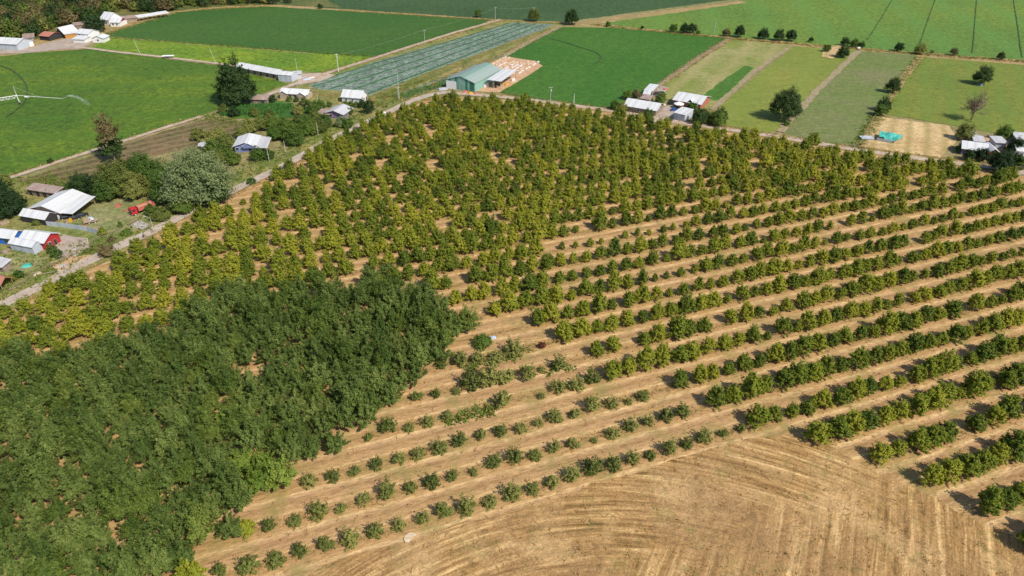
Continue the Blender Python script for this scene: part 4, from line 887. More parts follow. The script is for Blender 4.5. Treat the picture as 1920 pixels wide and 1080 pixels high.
# right farm
house('farmhouse', 'long white roofed house at the right hand farm', (1801, 290), (1846, 296), (1850, 284), 3.0, 1.8, 'L', 'wall_purple', 'roof_white', ov=.6, wins=W1(.3, .6))
house('farmhouse', 'white roofed wing with a red wall at the right hand farm', (1845, 298), (1872, 300), (1876, 288), 2.8, 1.8, 'W', 'wall_red', 'roof_white', ov=.5)
house('shed', 'small pale hut behind the long right hand roof', (1818, 263), (1828, 264), (1830, 259), 2.2, .4, 'M', 'wall_wood', 'roof_grey', cat='shed')
house('shed', 'pale square roofed hut behind the red walled wing', (1824, 274), (1842, 276), (1844, 268), 2.4, .4, 'M', 'wall_grey', 'roof_grey', cat='shed')
house('shed', 'grey roofed shed left of the right hand dark tree', (1864, 278), (1884, 279), (1886, 270), 2.6, .5, 'M', 'wall_grey', 'roof_grey', cat='shed')
house('farmhouse', 'pale roofed house cut by the right edge, nearer one', (1903, 296), (1950, 300), (1956, 284), 3.2, 1.6, 'L', 'wall_white', 'roof_white', wins=W1(.2))
house('farmhouse', 'pale roofed house cut by the right edge, farther one', (1900, 272), (1950, 276), (1956, 264), 3.0, 1.2, 'L', 'wall_grey', 'roof_grey')

# ------------------------------------------------------------------ poles, fences, gates
def pole(px, py, h, label, arm=True, mat='pole', lean=(0, 0), tr=False, r=.14, rz=.3):
    t = empty('utility_pole', at(px, py), rz, label, 'pole'); t.rotation_euler = (lean[0], lean[1], rz)
    m = MB(); m.tube((0, 0, -.2), (0, 0, h), r, r*.6, 8); m.build('post', M[mat], t)
    if arm:
        m = MB(); m.box((0, 0, h-.5), (2.0, .12, .12)); a = m.build('crossarm', M[mat], t)
        for x in (-.9, 0, .9):
            m = MB(); m.tube((x, 0, h-.44), (x, 0, h-.2), .06, .04, 6); m.build('insulator', M['white'], a)
    if tr:
        m = MB(); m.tube((.3, 0, h-2.6), (.3, 0, h-1.6), .32, .32, 10); m.build('transformer', M['steel'], t)
    return t
P_ = [(635, 135, 10.5, 'white power pole with transformer between yellow and cabbage fields', True, 'white', True), (797, 84, 9.5, 'power pole on the bank above the cabbage field', True, 'pole', False), (929, 41, 10.5, 'power pole at the far corner of the cabbage field', True, 'pole', False),
      (1001, 40, 10, 'power pole beside the broad olive bush', True, 'pole', False), (749, 187, 15, 'tall thin lattice pole beside the road bend', False, 'steel', False), (747, 184, 6, 'short power pole paired with the tall thin pole', True, 'steel', False), (1032, 193, 8.5, 'grey pole with transformer on the edge of the orchard road', True, 'pole', True),
      (1076, 196, 5.5, 'plain white post on the edge of the orchard road', False, 'white', False), (557, 131, 6.5, 'thin leaning pole behind the pale blue shed', False, 'pole', False), (559, 172, 7, 'thin pole behind the beige house', False, 'pole', False), (597, 195, 5.5, 'thin pole on the dry grass right of the beige house', False, 'pole', False),
      (597, 255, 6.5, 'pole between the garden trees and the road', False, 'pole', False), (654, 228, 4, 'short pole beside the purple walled house', False, 'pole', False), (536, 287, 5.5, 'pole beside the garden net fence, right hand one', False, 'pole', False), (505, 303, 6, 'pole beside the garden net fence, left hand one', False, 'pole', False), (1306, 208, 6, 'pole in front of the red brick gable', False, 'pole', False), (925, 178, 7, 'pole in front of the open sided shed', False, 'pole', False)]
pobj = {}
for x, y, h, lb, arm, mt, tr in P_: pobj[(x, y)] = pole(x, y, h, lb, arm, mt, (0, 0), tr)
pole(405, 119, 9.5, 'thin leaning pole on the farm lane behind the dark tree', False, 'pole', (0, -.18)); pole(263, 101, 9.5, 'thin leaning pole on the farm lane near the far farm', False, 'pole', (0, -.18))
pole(209, 377, 9, 'tall leaning wooden pole in front of the grove', False, 'wood', (0, -.25), r=.2); pole(1339, 64, 9, 'slim pole standing in the far light green field', False, 'steel'); pole(192, 52, 8, 'slim pole beside the steep white far farmhouse', False, 'pole', (0, -.12))
def lamp():
    t = empty('street_lamp', at(290, 437), 0, 'street lamp with a short arm beside the left road', 'street lamp')
    m = MB(); m.tube((0, 0, 0), (0, 0, 6), .11, .07, 8); m.build('post', M['pole'], t); m = MB(); m.tube((0, 0, 5.8), (-1.6, .2, 6.3), .05, .04); a = m.build('arm', M['pole'], t); m = MB(); m.box((-1.8, .2, 6.3), (.7, .3, .15)); m.build('lamp_head', M['steel'], a)
lamp()
def wire(a, b, h, label):
    A = Vector(pobj[a].location)+Vector((0, 0, h-.2)); B = Vector(pobj[b].location)+Vector((0, 0, h-.2)); m = MB(); pts_ = []
    for i in range(13): t = i/12; q = A.lerp(B, t); q.z -= 4*t*(1-t)*.9; pts_.append(q)
    m.path([q-A for q in pts_], .03, 3); o = m.build('power_line', M['steel']); o.location = A; tag(o, label, 'power line')
wire((929, 41), (1001, 40), 10.2, 'power line between the two poles above the cabbage field'); wire((797, 84), (929, 41), 9.8, 'power line running up along the cabbage field edge'); wire((635, 135), (797, 84), 9.8, 'power line from the white transformer pole to the next pole')
def fence(pl, label, h=1.3, sp=3.5, mat='wood', rail=True, name='fence', rr=.035, pr=.06, z=(.45, .95)):
    P = [at(*p) for p in pl]; o = P[0]; t = empty(name, o, 0, label, 'fence'); Q = []
    for a, b in zip(P[:-1], P[1:]):
        n = max(1, round((b-a).length/sp))
        for k in range(n): Q.append(a.lerp(b, k/n)-o)
    Q.append(P[-1]-o)
    for q in Q[:100]:
        m = MB(); m.tube(q, q+Vector((rng.normal(0, .04), rng.normal(0, .04), h*rng.uniform(.9, 1.1))), pr, pr*.8, 5); m.build('post', M[mat], t)
    if rail:
        m = MB()
        for zz in z: m.path([q+Vector((0, 0, zz*h)) for q in Q], rr, 4)
        m.build('rail', M[mat], t)
    return t
fence([(1368, 72), (1302, 113), (1243, 154), (1222, 166)], 'long wire fence between dark green field and strip pasture', 1.5, 4)
fence([(940, 173), (975, 180), (1040, 192), (1078, 198)], 'low wire fence along the dark green field by the road', 1.2, 4)
fence([(215, 362), (262, 372), (300, 385)], 'post fence behind the red dump truck', 1.3, 3)
fence([(168, 468), (178, 452), (205, 440), (232, 428)], 'wooden rail fence between the yard and roadside verge', 1.2, 3, rr=.06)
fence([(20, 548), (60, 520), (100, 498), (128, 484)], 'old wooden fence with rails beside the left road', 1.1, 2.5, rr=.08)
fence([(1610, 274), (1622, 252), (1638, 222), (1652, 212)], 'leaning post fence between pasture and stubble plot', 1.5, 3)
fence([(517, 302), (545, 290), (556, 280)], 'green net fence around the small lawn', 1.6, 2.0)
fence([(1730, 106), (1850, 114), (1930, 120)], 'fence along the top of the right hand pasture', 1.2, 6)
fence([(840, 172), (870, 172), (905, 176)], 'fence rails in front of the green barn', 1.2, 3)
fence([(475, 345), (430, 372), (405, 386)], 'short post fence along the road right of the willow', 1.2, 3)
fence([(62, 497), (88, 505), (110, 493)], 'dark post fence round the lower left grass plot', 1.2, 1.6)
def gate(p, q, label, h=1.5):
    a, b = at(*p), at(*q); d = b-a; L = d.length; t = empty('gate', a, math.atan2(d.y, d.x), label, 'gate')
    m = MB()
    for z in (.25, .6, .95, h-.1): m.tube((0, 0, z), (L, 0, z), .04, .04, 5)
    for x in np.linspace(0, L, 4): m.tube((x, 0, 0), (x, 0, h), .05, .05, 5)
    m.tube((0, 0, .25), (L, 0, h-.1), .035, .035, 5); m.build('frame', M['wood'], t)
    for x in (-.15, L+.15):
        m = MB(); m.tube((x, 0, 0), (x, 0, h+.3), .11, .1, 6); m.build('post', M['wood'], t)
gate((124, 486), (146, 476), 'wide barred farm gate at the yard entrance'); gate((243, 424), (258, 416), 'barred gate beside the concrete apron'); gate((1588, 276), (1606, 278), 'pale wooden gate at the bottom of the grey green pasture')
def metal_fence():
    P = [at(x, y) for x, y in ((89, 424), (110, 426), (140, 430), (165, 434), (185, 440))]; o = P[0]; t = empty('sheet_fence', o, 0, 'curved grey corrugated sheet fence beside the annex', 'fence')
    m = MB()
    for a, b in zip(P[:-1], P[1:]):
        a = a-o; b = b-o; d = (b-a).normalized(); n = Vector((-d.y, d.x, 0))*.04
        m.add([a-n, b-n, b+n, a+n]+[v+Vector((0, 0, 1.9)) for v in (a-n, b-n, b+n, a+n)], [(0, 1, 5, 4), (2, 3, 7, 6), (4, 5, 6, 7), (1, 2, 6, 5), (3, 0, 4, 7)])
    m.build('sheet', M['wall_grey'], t)
    for a in P: m = MB(); m.tube(a-o+Vector((0, .1, 0)), a-o+Vector((0, .1, 2.0)), .07); m.build('post', M['wood'], t)
metal_fence()

# ------------------------------------------------------------------ vehicles
def wheel(p, x, y, r, w_, name='wheel'):
    m = MB(); m.tube((x, y-w_/2, r), (x, y+w_/2, r), r, r, 16); a = m.build(name, M['black'], p); m = MB(); m.tube((x, y-w_/2-.02, r), (x, y+w_/2+.02, r), r*.55, r*.55, 12); m.build('rim', M['steel'], a)
def car(px, py, rz, mat, label, L=4.2):
    t = empty('parked_car', at(px, py), rz, label, 'car'); k = L/4.2
    m = MB(); m.prism([(-2.1*k, .35), (2.1*k, .35), (2.12*k, .7), (1.9*k, .88), (.95*k, .96), (-2.0*k, 1.0), (-2.12*k, .8)], -.85, .85); m.build('body', M[mat], t, bevel=.06)
    m = MB(); P = [(-1.75, -.74, .98), (.95, -.74, .95), (.95, .74, .95), (-1.75, .74, .98), (-1.35, -.6, 1.42), (.25, -.6, 1.44), (.25, .6, 1.44), (-1.35, .6, 1.42)]
    m.add([(x*k, y, z) for x, y, z in P], [(0, 1, 5, 4), (1, 2, 6, 5), (2, 3, 7, 6), (3, 0, 4, 7), (4, 5, 6, 7)]); m.build('windows', M['glass'], t)
    m = MB(); m.add([(x*k, y, z) for x, y, z in ((-1.38, -.62, 1.425), (.28, -.62, 1.445), (.28, .62, 1.445), (-1.38, .62, 1.425), (-1.3, -.55, 1.49), (.15, -.55, 1.5), (.15, .55, 1.5), (-1.3, .55, 1.49))], [(0, 1, 5, 4), (1, 2, 6, 5), (2, 3, 7, 6), (3, 0, 4, 7), (4, 5, 6, 7)]); m.build('roof', M[mat], t)
    for x in (-1.3*k, 1.3*k):
        for y in (-.8, .8): wheel(t, x, y, .33, .2)
    for y in (-.6, .6): m = MB(); m.box((2.12*k, y, .68), (.05, .3, .14)); m.build('headlight', M['white'], t)
car(141, 411, R_(25), 'carblack', 'black car parked at the open side of the car porch'); car(155, 406, R_(30), 'carblack', 'dark car parked second under the car porch edge'); car(126, 410, R_(25), 'black', 'dark car deepest under the car porch roof')
car(1265, 208, R_(10), 'blue', 'blue car parked beside the white garden parasol'); car(1258, 226, R_(70), 'black', 'dark car parked left of the white cloth sided shed')
def truck():
    a = at(247, 405); b = at(272, 396); rz = math.atan2((b-a).y, (b-a).x); t = empty('dump_truck', a, rz, 'red dump truck with faded red tipper parked on the grass', 'truck')
    m = MB(); m.box((1.0, 0, 1.75), (2.1, 2.4, 2.3), taper=.94); m.build('cab', M['red'], t, bevel=.1)
    m = MB(); m.box((-.06, 0, 2.15), (.12, 2.1, .9)); m.build('windscreen', M['glass'], t)
    m = MB(); m.box((-.1, 0, .95), (.12, 2.0, .6)); m.build('grille', M['black'], t)
    for y in (-1.23, 1.23): m = MB(); m.box((.8, y, 2.15), (1.0, .06, .7)); m.build('side_window', M['glass'], t)
    for y in (-.85, .85): m = MB(); m.box((-.16, y, .75), (.08, .35, .22)); m.build('headlight', M['white'], t)
    m = MB(); m.box((4.6, 0, .85), (8.4, .9, .3)); m.build('chassis', M['black'], t)
    m = MB()
    m.box((5.4, 0, 1.35), (6.0, 2.4, .15)); m.box((5.4, -1.2, 2.0), (6.0, .1, 1.4)); m.box((5.4, 1.2, 2.0), (6.0, .1, 1.4)); m.box((2.45, 0, 2.15), (.1, 2.4, 1.7)); m.box((8.38, 0, 2.0), (.1, 2.4, 1.4)); m.build('tipper_body', M['red_faded'], t)
    m = MB()
    for x in np.linspace(2.8, 8.1, 7): m.box((x, -1.28, 2.0), (.1, .08, 1.4)); m.box((x, 1.28, 2.0), (.1, .08, 1.4))
    m.build('ribs', M['red'], t)
    m = MB(); m.box((5.4, 0, 2.2), (5.7, 2.25, .12)); m.build('load', M['earth'], t)
    for x in (1.0, 5.9, 7.2):
        for y in (-1.05, 1.05): wheel(t, x, y, .5, .35)
truck()
def trailer():
    t = empty('trailer', at(171, 418), .5, 'loaded flat trailer beside the corrugated sheet fence', 'trailer')
    m = MB(); m.box((0, 0, .8), (4.6, 2.1, .2)); m.build('bed', M['wood'], t); m = MB(); m.box((-.9, 0, 1.5), (2.6, 1.9, 1.2), taper=.9); m.build('crate', M['wood'], t, bevel=.05)
    m = MB(); m.box((.2, 0, 1.75), (2.4, 2.0, .9), taper=.5); m.build('tarpaulin', M['wall_grey'], t, bevel=.1)
    for y in (-1, 1): wheel(t, -.5, y, .4, .2); wheel(t, 1.4, y, .4, .2)
    m = MB(); m.tube((2.3, 0, .8), (3.6, 0, .5), .06); m.build('drawbar', M['black'], t)
trailer()
def farm_trailer():
    t = empty('farm_trailer', at(316, 109), .1, 'small flat farm trailer standing on the far farm lane', 'trailer')
    m = MB(); m.box((0, 0, 1.5), (7.0, 2.4, .25)); m.build('bed', M['white'], t); m = MB(); m.box((0, 0, 1.1), (4, 1.0, .4)); m.build('frame', M['black'], t)
    for x in (-1.5, 1.5):
        for y in (-.9, .9): wheel(t, x, y, .5, .3)
farm_trailer()
def tractor():
    t = empty('tractor', at(932, 163), .6, 'dark tractor under the open sided shed', 'tractor')
    m = MB(); m.box((1.0, 0, 1.2), (1.9, .8, .8)); m.build('bonnet', M['black'], t, bevel=.08); m = MB(); m.box((-.6, 0, 1.9), (1.4, 1.4, 1.6), taper=.85); m.build('cab', M['glass'], t, bevel=.06)
    for y in (-.9, .9): wheel(t, -.7, y, .85, .4); wheel(t, 1.6, y*.8, .5, .3)
tractor()
# ------------------------------------------------------------------ irrigation pivot
def pivot():
    o = at(37, 194); t = empty('irrigation_pivot', o, 0, 'white irrigation boom on a wheeled tower in the left field', 'irrigation machine')
    e = at(118, 187, 4); e = Vector((e.x, e.y, 4)); e2 = at(-40, 190, 4)
    E1 = Vector((e.x-o.x, e.y-o.y, 4.6)); E0 = Vector((e2.x-o.x, e2.y-o.y, 4.0)); C0 = Vector((0, 0, 4.2))
    m = MB(); m.tube(E0, C0, .14, .14, 8); m.tube(C0, E1, .14, .09, 8); m.build('pipe', M['white'], t)
    d = (E0-C0); n = 6; m = MB(); pv = None
    dn_ = d.normalized(); sd_ = Vector((-dn_.y, dn_.x, 0))
    for i in range(1, n+1):
        a = C0+d*((i-.5)/n); low = a+Vector((0, 0, -1.2))
        for s in (-.7, .7):
            q = low+sd_*s; m.tube(C0+d*((i-1)/n), q, .05); m.tube(q, C0+d*(i/n), .05)
            if pv: m.tube(pv[0 if s < 0 else 1], q, .04)
        m.tube(low+sd_*-.7, low+sd_*.7, .04); pv = (low+sd_*-.7, low+sd_*.7)
    m.build('truss', M['white'], t)
    m = MB()
    for s in (-1, 1): m.tube((0, 0, 4.2), (sd_.x*2.2*s, sd_.y*2.2*s, .5), .08)
    m.tube((sd_.x*2.2, sd_.y*2.2, .5), (-sd_.x*2.2, -sd_.y*2.2, .5), .08); m.tube((0, 0, 4.2), (0, 0, 9), .1, .04); m.tube((0, 0, 4.2), (.9, -.4, .5), .06); m.build('tower', M['white'], t)
    m = MB(); m.tube((0, 0, 8.6), E1*.5+C0*.5, .02, .02, 4); m.build('stay_cable', M['white'], t)
    for s in (-1, 1): c = sd_*2.2*s; mm = MB(); mm.tube((c.x-.15, c.y, .55), (c.x+.15, c.y, .55), .55, .55, 14); mm.build('wheel', M['black'], t)
    m = MB(); q = C0.lerp(E1, .22); m.box((q.x, q.y, q.z-.35), (2.2, .5, .5)); m.build('control_box', M['white'], t)
    m = MB(); m.tube(E1, E1+Vector((2.4, .5, .9)), .08, .05); m.build('end_sprinkler', M['steel'], t)
    # fine spray falling from the end sprinkler
    sm = bpy.data.materials.new('spray'); sm.use_nodes = True; b = sm.node_tree.nodes['Principled BSDF']; b.inputs['Base Color'].default_value = (.8, .85, .88, 1); b.inputs['Alpha'].default_value = .3
    n = 420; r = np.random.default_rng(3); st = np.array(E1+Vector((2.6, .6, 1.0))); tt = r.random(n); P = st+np.stack([tt*9+r.normal(0, .3, n), r.normal(0, .8, n)*(tt+.2)+tt*1.0, 1.5*tt-6.5*tt**2+r.normal(0, .5, n)*(tt+.2)], 1); P[:, 2] = np.maximum(P[:, 2], .1)
    mb = MB()
    for q in P: s = .05+.05*r.random(); mb.add([(q[0]-s, q[1], q[2]), (q[0]+s, q[1], q[2]), (q[0], q[1]+s, q[2]+s*2), (q[0], q[1]-s, q[2]+s*2)], [(0, 1, 2), (0, 1, 3), (0, 2, 3), (1, 2, 3)])
    sp = mb.build('water_spray', sm); sp.location = o; tag(sp, 'fine white water spray at the end of the irrigation boom', 'spray', kind='stuff')
pivot()
# ------------------------------------------------------------------ small things
def stack_rows():
    a, b = at(1008, 120), at(952, 153)      # along the field edge
    e = at(1000, 116); u = (at(997, 118)-at(948, 147)).normalized(); v = Vector((-u.y, u.x, 0))
    base = at(962, 142)
    for i in range(9):
        t0 = base+v*(i*2.9-1.5); L = 30-i*1.4; off = 4+max(0, i-4)*3.0
        if i in (3,): mt = 'timber_white'
        else: mt = 'timber' if i % 2 else 'timber_white'
        t = empty('timber_row', t0+u*off, math.atan2(u.y, u.x), 'low row of pale stacked timber on the orange yard, %s from the dark green field' % ordw(i+1), 'timber stack', 'rows of stacked timber behind the green barn')
        x = 0; rr = random.Random(i)
        while x < L:
            w_ = rr.uniform(1.2, 2.8)
            if rr.random() > .22: m = MB(); m.box((x+w_/2, rr.uniform(-.25, .25), .3), (w_, rr.uniform(.7, 1.2), rr.uniform(.3, .9)), rr.uniform(-.12, .12)); m.build('stack', M[mt if rr.random() > .3 else 'timber'], t)
            x += w_+rr.uniform(.1, .8)
stack_rows()
def junk(px, py, d, mat, label, name, cat, rz=0.4, bev=.05, tp=.9):
    m = MB(); m.box((0, 0, d[2]/2), d, 0, 0, tp); m.box((d[0]*.1, d[1]*.1, d[2]*1.05), (d[0]*.6, d[1]*.5, d[2]*.2)); o = m.build(name, M[mat], bevel=bev); o.location = at(px, py); o.rotation_euler = (0, 0, rz); tag(o, label, cat); return o
junk(911, 163, (3.2, 2.2, 1.8), 'timber_white', 'pile of white sacks between green barn and open shed', 'sack_pile', 'sacks', tp=.6); junk(950, 160, (2.0, 1.2, 1.1), 'yellow', 'yellow machine standing at the edge of the open shed', 'machine', 'machine'); junk(962, 152, (2.4, 1.6, 1.3), 'timber_white', 'white crate pile at the right of the open shed', 'crate_pile', 'crates')
junk(872, 174, (3.0, 1.2, 1.0), 'red_faded', 'reddish sacks in front of the green barn, left pile', 'sack_pile', 'sacks', tp=.7); junk(882, 176, (2.4, 1.2, .9), 'yellow', 'yellow crates in front of the green barn', 'crate_pile', 'crates'); junk(893, 177, (2.2, 1.2, .8), 'red_faded', 'reddish sacks in front of the green barn, right pile', 'sack_pile', 'sacks', tp=.7)
junk(830, 168, (5.0, 2.6, .8), 'wall_grey', 'grey sheet stack left of the green barn', 'sheet_stack', 'sheets'); junk(575, 150, (4.5, 2.0, .7), 'panel', 'bluish panels lying beside the pale blue shed', 'panel_stack', 'panels', .5); junk(583, 147, (5, .8, .6), 'timber_white', 'pale beam stack beside the farm lane', 'beam_stack', 'beams', .8)
junk(1235, 177, (8, 5, .8), 'wall_dark', 'dark burnt heap beside the small pale shed', 'burnt_heap', 'heap', .2, .3, .7); junk(1200, 222, (4, 3, 1.4), 'timber_white', 'white boulder like heap before the long white roofed house', 'rubble_heap', 'heap', .2, .3, .6)
junk(925, 634, (1.5, 1.0, .4), 'panel', 'small pale blue box beside the corner of the dense block', 'pump_box', 'box', .4); junk(222, 388, (2.2, 1.8, 1.3), 'wall_brick', 'small brick oven with a pale lid behind the truck', 'brick_oven', 'oven', .3, .1, .6); junk(118, 500, (3.0, 1.6, .6), 'concrete', 'pale flat stone slab beside the left road', 'stone_slab', 'slab', .3, .2)
junk(1610, 91, (3, 1.5, .8), 'white', 'white sacks on the far bank', 'sack_pile', 'sacks'); junk(137, 366, (2.8, 1.6, 1.2), 'steel', 'small pale cart behind the big metal roof', 'cart', 'cart', .2); junk(1838, 161, (1.6, 1.4, 1.1), 'wall_pblue', 'small bluish box under the rounded right pasture tree', 'box', 'box')
junk(50, 500, (3.2, 2.0, .6), 'tarp_teal', 'teal tarpaulin covered heap in the lower left garden', 'covered_heap', 'heap', .3, .2, .6); junk(720, 213, (2.6, 1.2, .8), 'timber_white', 'pale rubble beside the road below the white house', 'rubble_heap', 'heap', .2, .2, .6)
def boat(px, py): pass
def teal_tent():
    o = at(1665, 268); t = empty('greenhouse', o, 0, 'teal netting shelter with peaks on the stubble plot', 'shelter')
    c = [at(1648, 254), at(1690, 262), at(1684, 271), at(1646, 264)]; c = [p-o for p in c]; rows_, cols_ = 9, 13; V = []; Fc = []; rr = random.Random(4)
    for i in range(rows_):
        for j in range(cols_):
            a = c[0].lerp(c[1], j/(cols_-1)); b = c[3].lerp(c[2], j/(cols_-1)); q = b.lerp(a, i/(rows_-1)); pk = 1.3*max(0, 1-((j-6)**2+(i-5)**2)**.5/3.5)+.7*max(0, 1-((j-10.5)**2+(i-2)**2)**.5/2.5)
            V.append((q.x+rr.uniform(-.15, .15), q.y+rr.uniform(-.15, .15), 2.1+pk+rr.uniform(-.15, .15)-(.9 if i == 0 and 3 < j < 11 else 0)))
            if i and j: k = i*cols_+j; Fc.append((k-cols_-1, k-cols_, k, k-1))
    me = bpy.data.meshes.new('netting'); me.from_pydata(V, [], Fc); me.materials.append(M['tarp_teal']); n = link('netting', me, t); sl = n.modifiers.new('s', 'SOLIDIFY'); sl.thickness = .05
    for p in c+[(c[0]+c[1])/2, (c[2]+c[3])/2]: m = MB(); m.tube((p.x, p.y, 0), (p.x, p.y, 2.1), .07); m.build('post', M['wood'], t)
    m = MB(); q = (c[3]+c[2])/2; m.box((q.x-1.5, q.y+.6, .7), (6.5, .2, 1.4), math.atan2((c[2]-c[3]).y, (c[2]-c[3]).x)); m.build('side_cloth', M['wall_grey'], t)
    m = MB(); q = c[3]; m.box((q.x-4.5, q.y+2, .9), (5.5, 3.6, .3)); m.box((q.x-4.5, q.y+2, .4), (4.8, 3.0, .8)); m.build('side_platform', M['wall_grey'], t)
teal_tent()
def parasol():
    t = empty('parasol', at(1272, 203), 0, 'white garden parasol tent beside the blue car', 'parasol'); m = MB(); m.tube((0, 0, 0), (0, 0, 2.4), .05); m.build('pole', M['steel'], t)
    n = 8; V = [(0, 0, 3.5)]+[(2.6*math.cos(2*math.pi*k/n), 2.6*math.sin(2*math.pi*k/n), 2.4) for k in range(n)]+[(2.6*math.cos(2*math.pi*k/n), 2.6*math.sin(2*math.pi*k/n), 2.1) for k in range(n)]
    m = MB(); m.add(V, [(0, k+1, (k+1) % n+1) for k in range(n)]+[(k+1, (k+1) % n+1, (k+1) % n+1+n, k+1+n) for k in range(n)]); m.build('canopy', M['white'], t)
parasol()
def bicycle(p, rz, label, name='bicycle'):
    t = empty(name, p, rz, label, 'bicycle'); m = MB()
    for a, b in (((-.5, 0, .35), (-.15, 0, .85)), ((-.15, 0, .85), (.4, 0, .85)), ((.4, 0, .85), (0, 0, .3)), ((0, 0, .3), (-.5, 0, .35)), ((0, 0, .3), (-.15, 0, .9)), ((.4, 0, .95), (.55, 0, .35))): m.tube(a, b, .03)
    m.build('frame', M['black'], t)
    for x in (-.5, .55):
        w_ = MB(); pts_ = [(x+.34*math.cos(k*math.pi/8), 0, .35+.34*math.sin(k*math.pi/8)) for k in range(17)]; w_.path(pts_, .03, 5)
        for k in range(0, 16, 2): w_.tube((x, 0, .35), pts_[k], .008, .008, 3)
        w_.build('wheel', M['black'], t)
    m = MB(); m.box((-.15, 0, .93), (.25, .14, .06)); m.build('saddle', M['black'], t); m = MB(); m.tube((.38, -.28, 1.02), (.38, .28, 1.02), .02); m.build('handlebar', M['steel'], t)
    return t
def person(p, rz, joints, edges, radii, label, clothes):
    t = empty('person', p, rz, label, 'person'); me = bpy.data.meshes.new('body'); me.from_pydata(joints, edges, []); o = link('body', me, t)
    sk = o.modifiers.new('skin', 'SKIN'); sl = me.skin_vertices[0].data
    for i, r in enumerate(radii): sl[i].radius = (r, r)
    sl[0].use_root = True; o.modifiers.new('sub', 'SUBSURF').levels = 1; me.materials.append(M[clothes])
    m = MB(); hd = joints[3]; bmx = bmesh.new(); bmesh.ops.create_icosphere(bmx, subdivisions=2, radius=.115)
    for v in bmx.verts: v.co.z *= 1.2; v.co += Vector(hd)
    mh = bpy.data.meshes.new('head'); bmx.to_mesh(mh); bmx.free(); mh.materials.append(M['skin']); link('head', mh, t)
    bmx = bmesh.new(); bmesh.ops.create_icosphere(bmx, subdivisions=2, radius=.125)
    bmesh.ops.delete(bmx, geom=[v for v in bmx.verts if v.co.z < 0.01], context='VERTS')
    for v in bmx.verts: v.co += Vector(hd)+Vector((-.01, 0, .02))
    mh = bpy.data.meshes.new('hair'); bmx.to_mesh(mh); bmx.free(); mh.materials.append(M['black']); link('hair', mh, t)
    return t
rp = at(270, 446); rdir = math.atan2((at(322, 415)-at(218, 464)).y, (at(322, 415)-at(218, 464)).x)
bicycle(rp, rdir, 'bicycle being ridden along the left road')
J = [(-.15, 0, 1.0), (0, 0, 1.25), (.14, 0, 1.47), (.2, 0, 1.68), (.05, -.1, .75), (.12, -.1, .72), (.02, -.1, .33), (.14, -.1, .28), (.2, .1, .8), (.25, .1, .78), (.1, .1, .5), (.2, .1, .44), (.1, -.19, 1.42), (.25, -.24, 1.2), (.4, -.24, 1.06), (.1, .19, 1.42), (.25, .24, 1.2), (.4, .24, 1.06)]
Ed = [(0, 1), (1, 2), (2, 3), (0, 5), (5, 6), (6, 7), (0, 9), (9, 10), (10, 11), (2, 12), (12, 13), (13, 14), (2, 15), (15, 16), (16, 17), (5, 4), (9, 8)]
person(rp, rdir, J, Ed, [.15, .15, .1, .06, .09, .09, .055, .04, .09, .09, .055, .04, .065, .045, .03, .065, .045, .03], 'person in dark clothes riding a bicycle along the left road', 'cloth_dark')
J2 = [(0, 0, .95), (0, 0, 1.2), (0, 0, 1.45), (0, 0, 1.66), (0, -.1, .9), (.03, -.11, .5), (0, -.12, .06), (.12, -.12, .03), (0, .1, .9), (-.03, .11, .5), (0, .12, .06), (.12, .12, .03), (0, -.2, 1.42), (0, -.25, 1.12), (.08, -.24, .86), (0, .2, 1.42), (0, .25, 1.12), (.08, .24, .86)]
E2 = [(0, 1), (1, 2), (2, 3), (0, 4), (4, 5), (5, 6), (6, 7), (0, 8), (8, 9), (9, 10), (10, 11), (2, 12), (12, 13), (13, 14), (2, 15), (15, 16), (16, 17)]
RR = [.15, .15, .11, .06, .1, .07, .045, .04, .1, .07, .045, .04, .065, .05, .03, .065, .05, .03]
person(at(148, 422), .5, J2, E2, RR, 'person standing on the grass behind the sheet fence', 'cloth_pale')
bicycle(at(110, 487), .4, 'bicycle standing beside the farm gate, left one'); bicycle(at(117, 485), .7, 'bicycle standing beside the farm gate, right one')
for x, y, w_, h_, k, lb in [(99, 474, 3.2, 3.2, 'mid', 'green shrub touching the red gable end'), (107, 481, 3.6, 2.6, 'mid', 'low green shrub beside the parked bicycles'), (193, 441, 3.2, 2.8, 'hazel', 'yellow green shrub at the right end of the sheet fence'), (227, 427, 1.8, 2.6, 'mid', 'tiny green tree on the grass before the concrete apron'),
                            (210, 452, 3, 1.6, 'brown', 'dry brownish shrub on the roadside verge'), (238, 440, 4, 1.8, 'mid', 'low green shrub on the roadside verge by the apron'), (165, 474, 3.2, 1.4, 'young', 'low olive shrub on the verge right of the farm gate'), (180, 466, 3.4, 1.4, 'young', 'low olive shrub on the verge below the rail fence'), (72, 421, 3.4, 2, 'young', 'low shrub against the black walled annex'),
                            (36, 520, 3.5, 2.4, 'mid', 'green shrub beside the dark garden bench'), (22, 528, 3.2, 2.6, 'hazel', 'yellow green shrub behind the red roofed shelter'), (202, 480, 5.4, 4.6, 'brown', 'brownish thin tree overhanging the left road edge'), (472, 345, 4, 3.4, 'mid', 'green shrub where the row line meets the road')]:
    T(x, y, w_, h_, k, lb, 'shrub', 'shrub', seed=int(x) % 5+1)
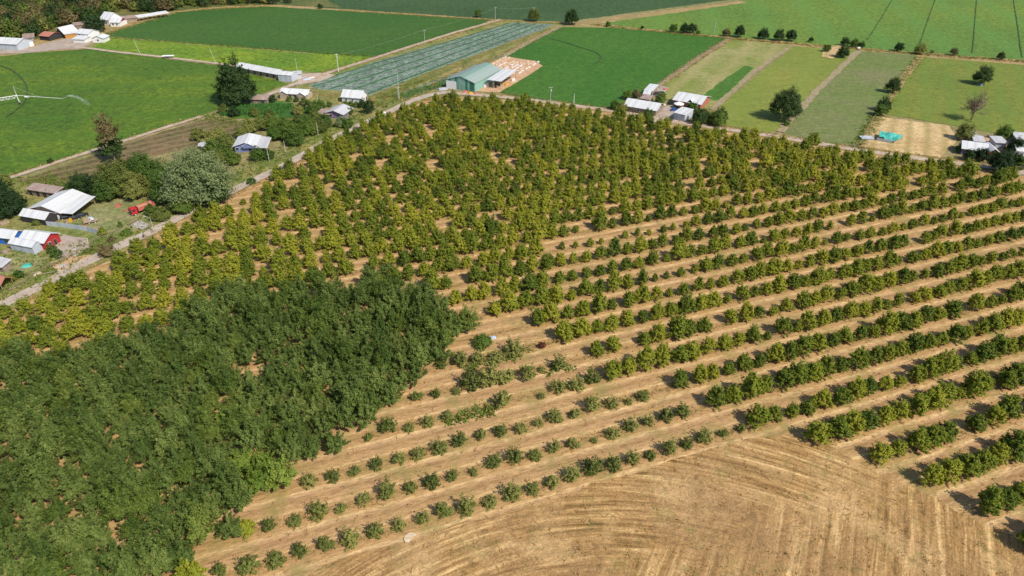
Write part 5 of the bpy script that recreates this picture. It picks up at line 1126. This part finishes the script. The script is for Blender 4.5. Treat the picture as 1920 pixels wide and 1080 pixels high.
for x, y, d, mt, lb, nm, ct in [(126, 418, (1.4, 1.0, 1.0), 'wood', 'brown wooden crate left of the parked dark cars', 'crate', 'crate'), (133, 416, (1.0, 1.0, 1.2), 'yellow', 'yellowish box in front of the parked dark cars', 'crate', 'crate'), (104, 414, (3.6, .5, 1.6), 'steel', 'leaning pale metal sheet beside the white annex', 'metal_sheet', 'sheet'),
                                (182, 430, (2.2, 1.3, .8), 'wood', 'low plank pile behind the end of the sheet fence', 'plank_pile', 'planks'), (158, 427, (1.6, 1.2, .7), 'red_faded', 'reddish bucket heap by the standing person', 'bucket_heap', 'heap'), (8, 420, (3, 2, .8), 'wood', 'plank pile at the left edge under the dark trees', 'plank_pile', 'planks'),
                                (140, 470, (1.5, 1.0, .6), 'concrete', 'grey block heap on the yard of the red house', 'block_heap', 'blocks'), (12, 474, (2.6, 1.2, 1.0), 'wall_wood', 'grey hutch below the blue walled wing', 'hutch', 'hutch'), (70, 515, (2.5, 1.0, .5), 'timber', 'pale log pile beside the left road', 'log_pile', 'logs'), (100, 520, (5, .6, .4), 'wood', 'long fallen log on the left road verge', 'fallen_log', 'log'),
                                (235, 396, (1.6, 1.2, .5), 'wall_brick', 'brick rubble beside the small oven', 'brick_heap', 'bricks'), (1225, 224, (2.0, 1.2, .7), 'wood', 'plank pile on the yard by the long white roof', 'plank_pile', 'planks'), (1245, 198, (2.0, 1.3, .8), 'timber', 'pale crate pile between the two white roofed houses', 'crate_pile', 'crates'), (1248, 168, (3.0, 1.4, .7), 'red_faded', 'reddish scrap heap above the burnt patch', 'scrap_heap', 'scrap')]:
    junk(x, y, d, mt, lb, nm, ct, rz=(x*.7) % 1.5)
def bench(px, py, L, label):
    t = empty('log_bench', at(px, py), .5, label, 'bench'); m = MB(); m.box((0, 0, .45), (L, .4, .12)); m.build('seat', M['wood'], t)
    for x in (-L*.4, L*.4): m = MB(); m.box((x, 0, .2), (.12, .35, .4)); m.build('leg', M['wood'], t)
bench(90, 514, 4, 'rough wooden bench beside the left road, nearer the gate'); bench(30, 542, 3, 'rough wooden bench beside the left road near the red shelter')
bench(38, 516, 3.5, 'dark wooden bench in the lower left garden')
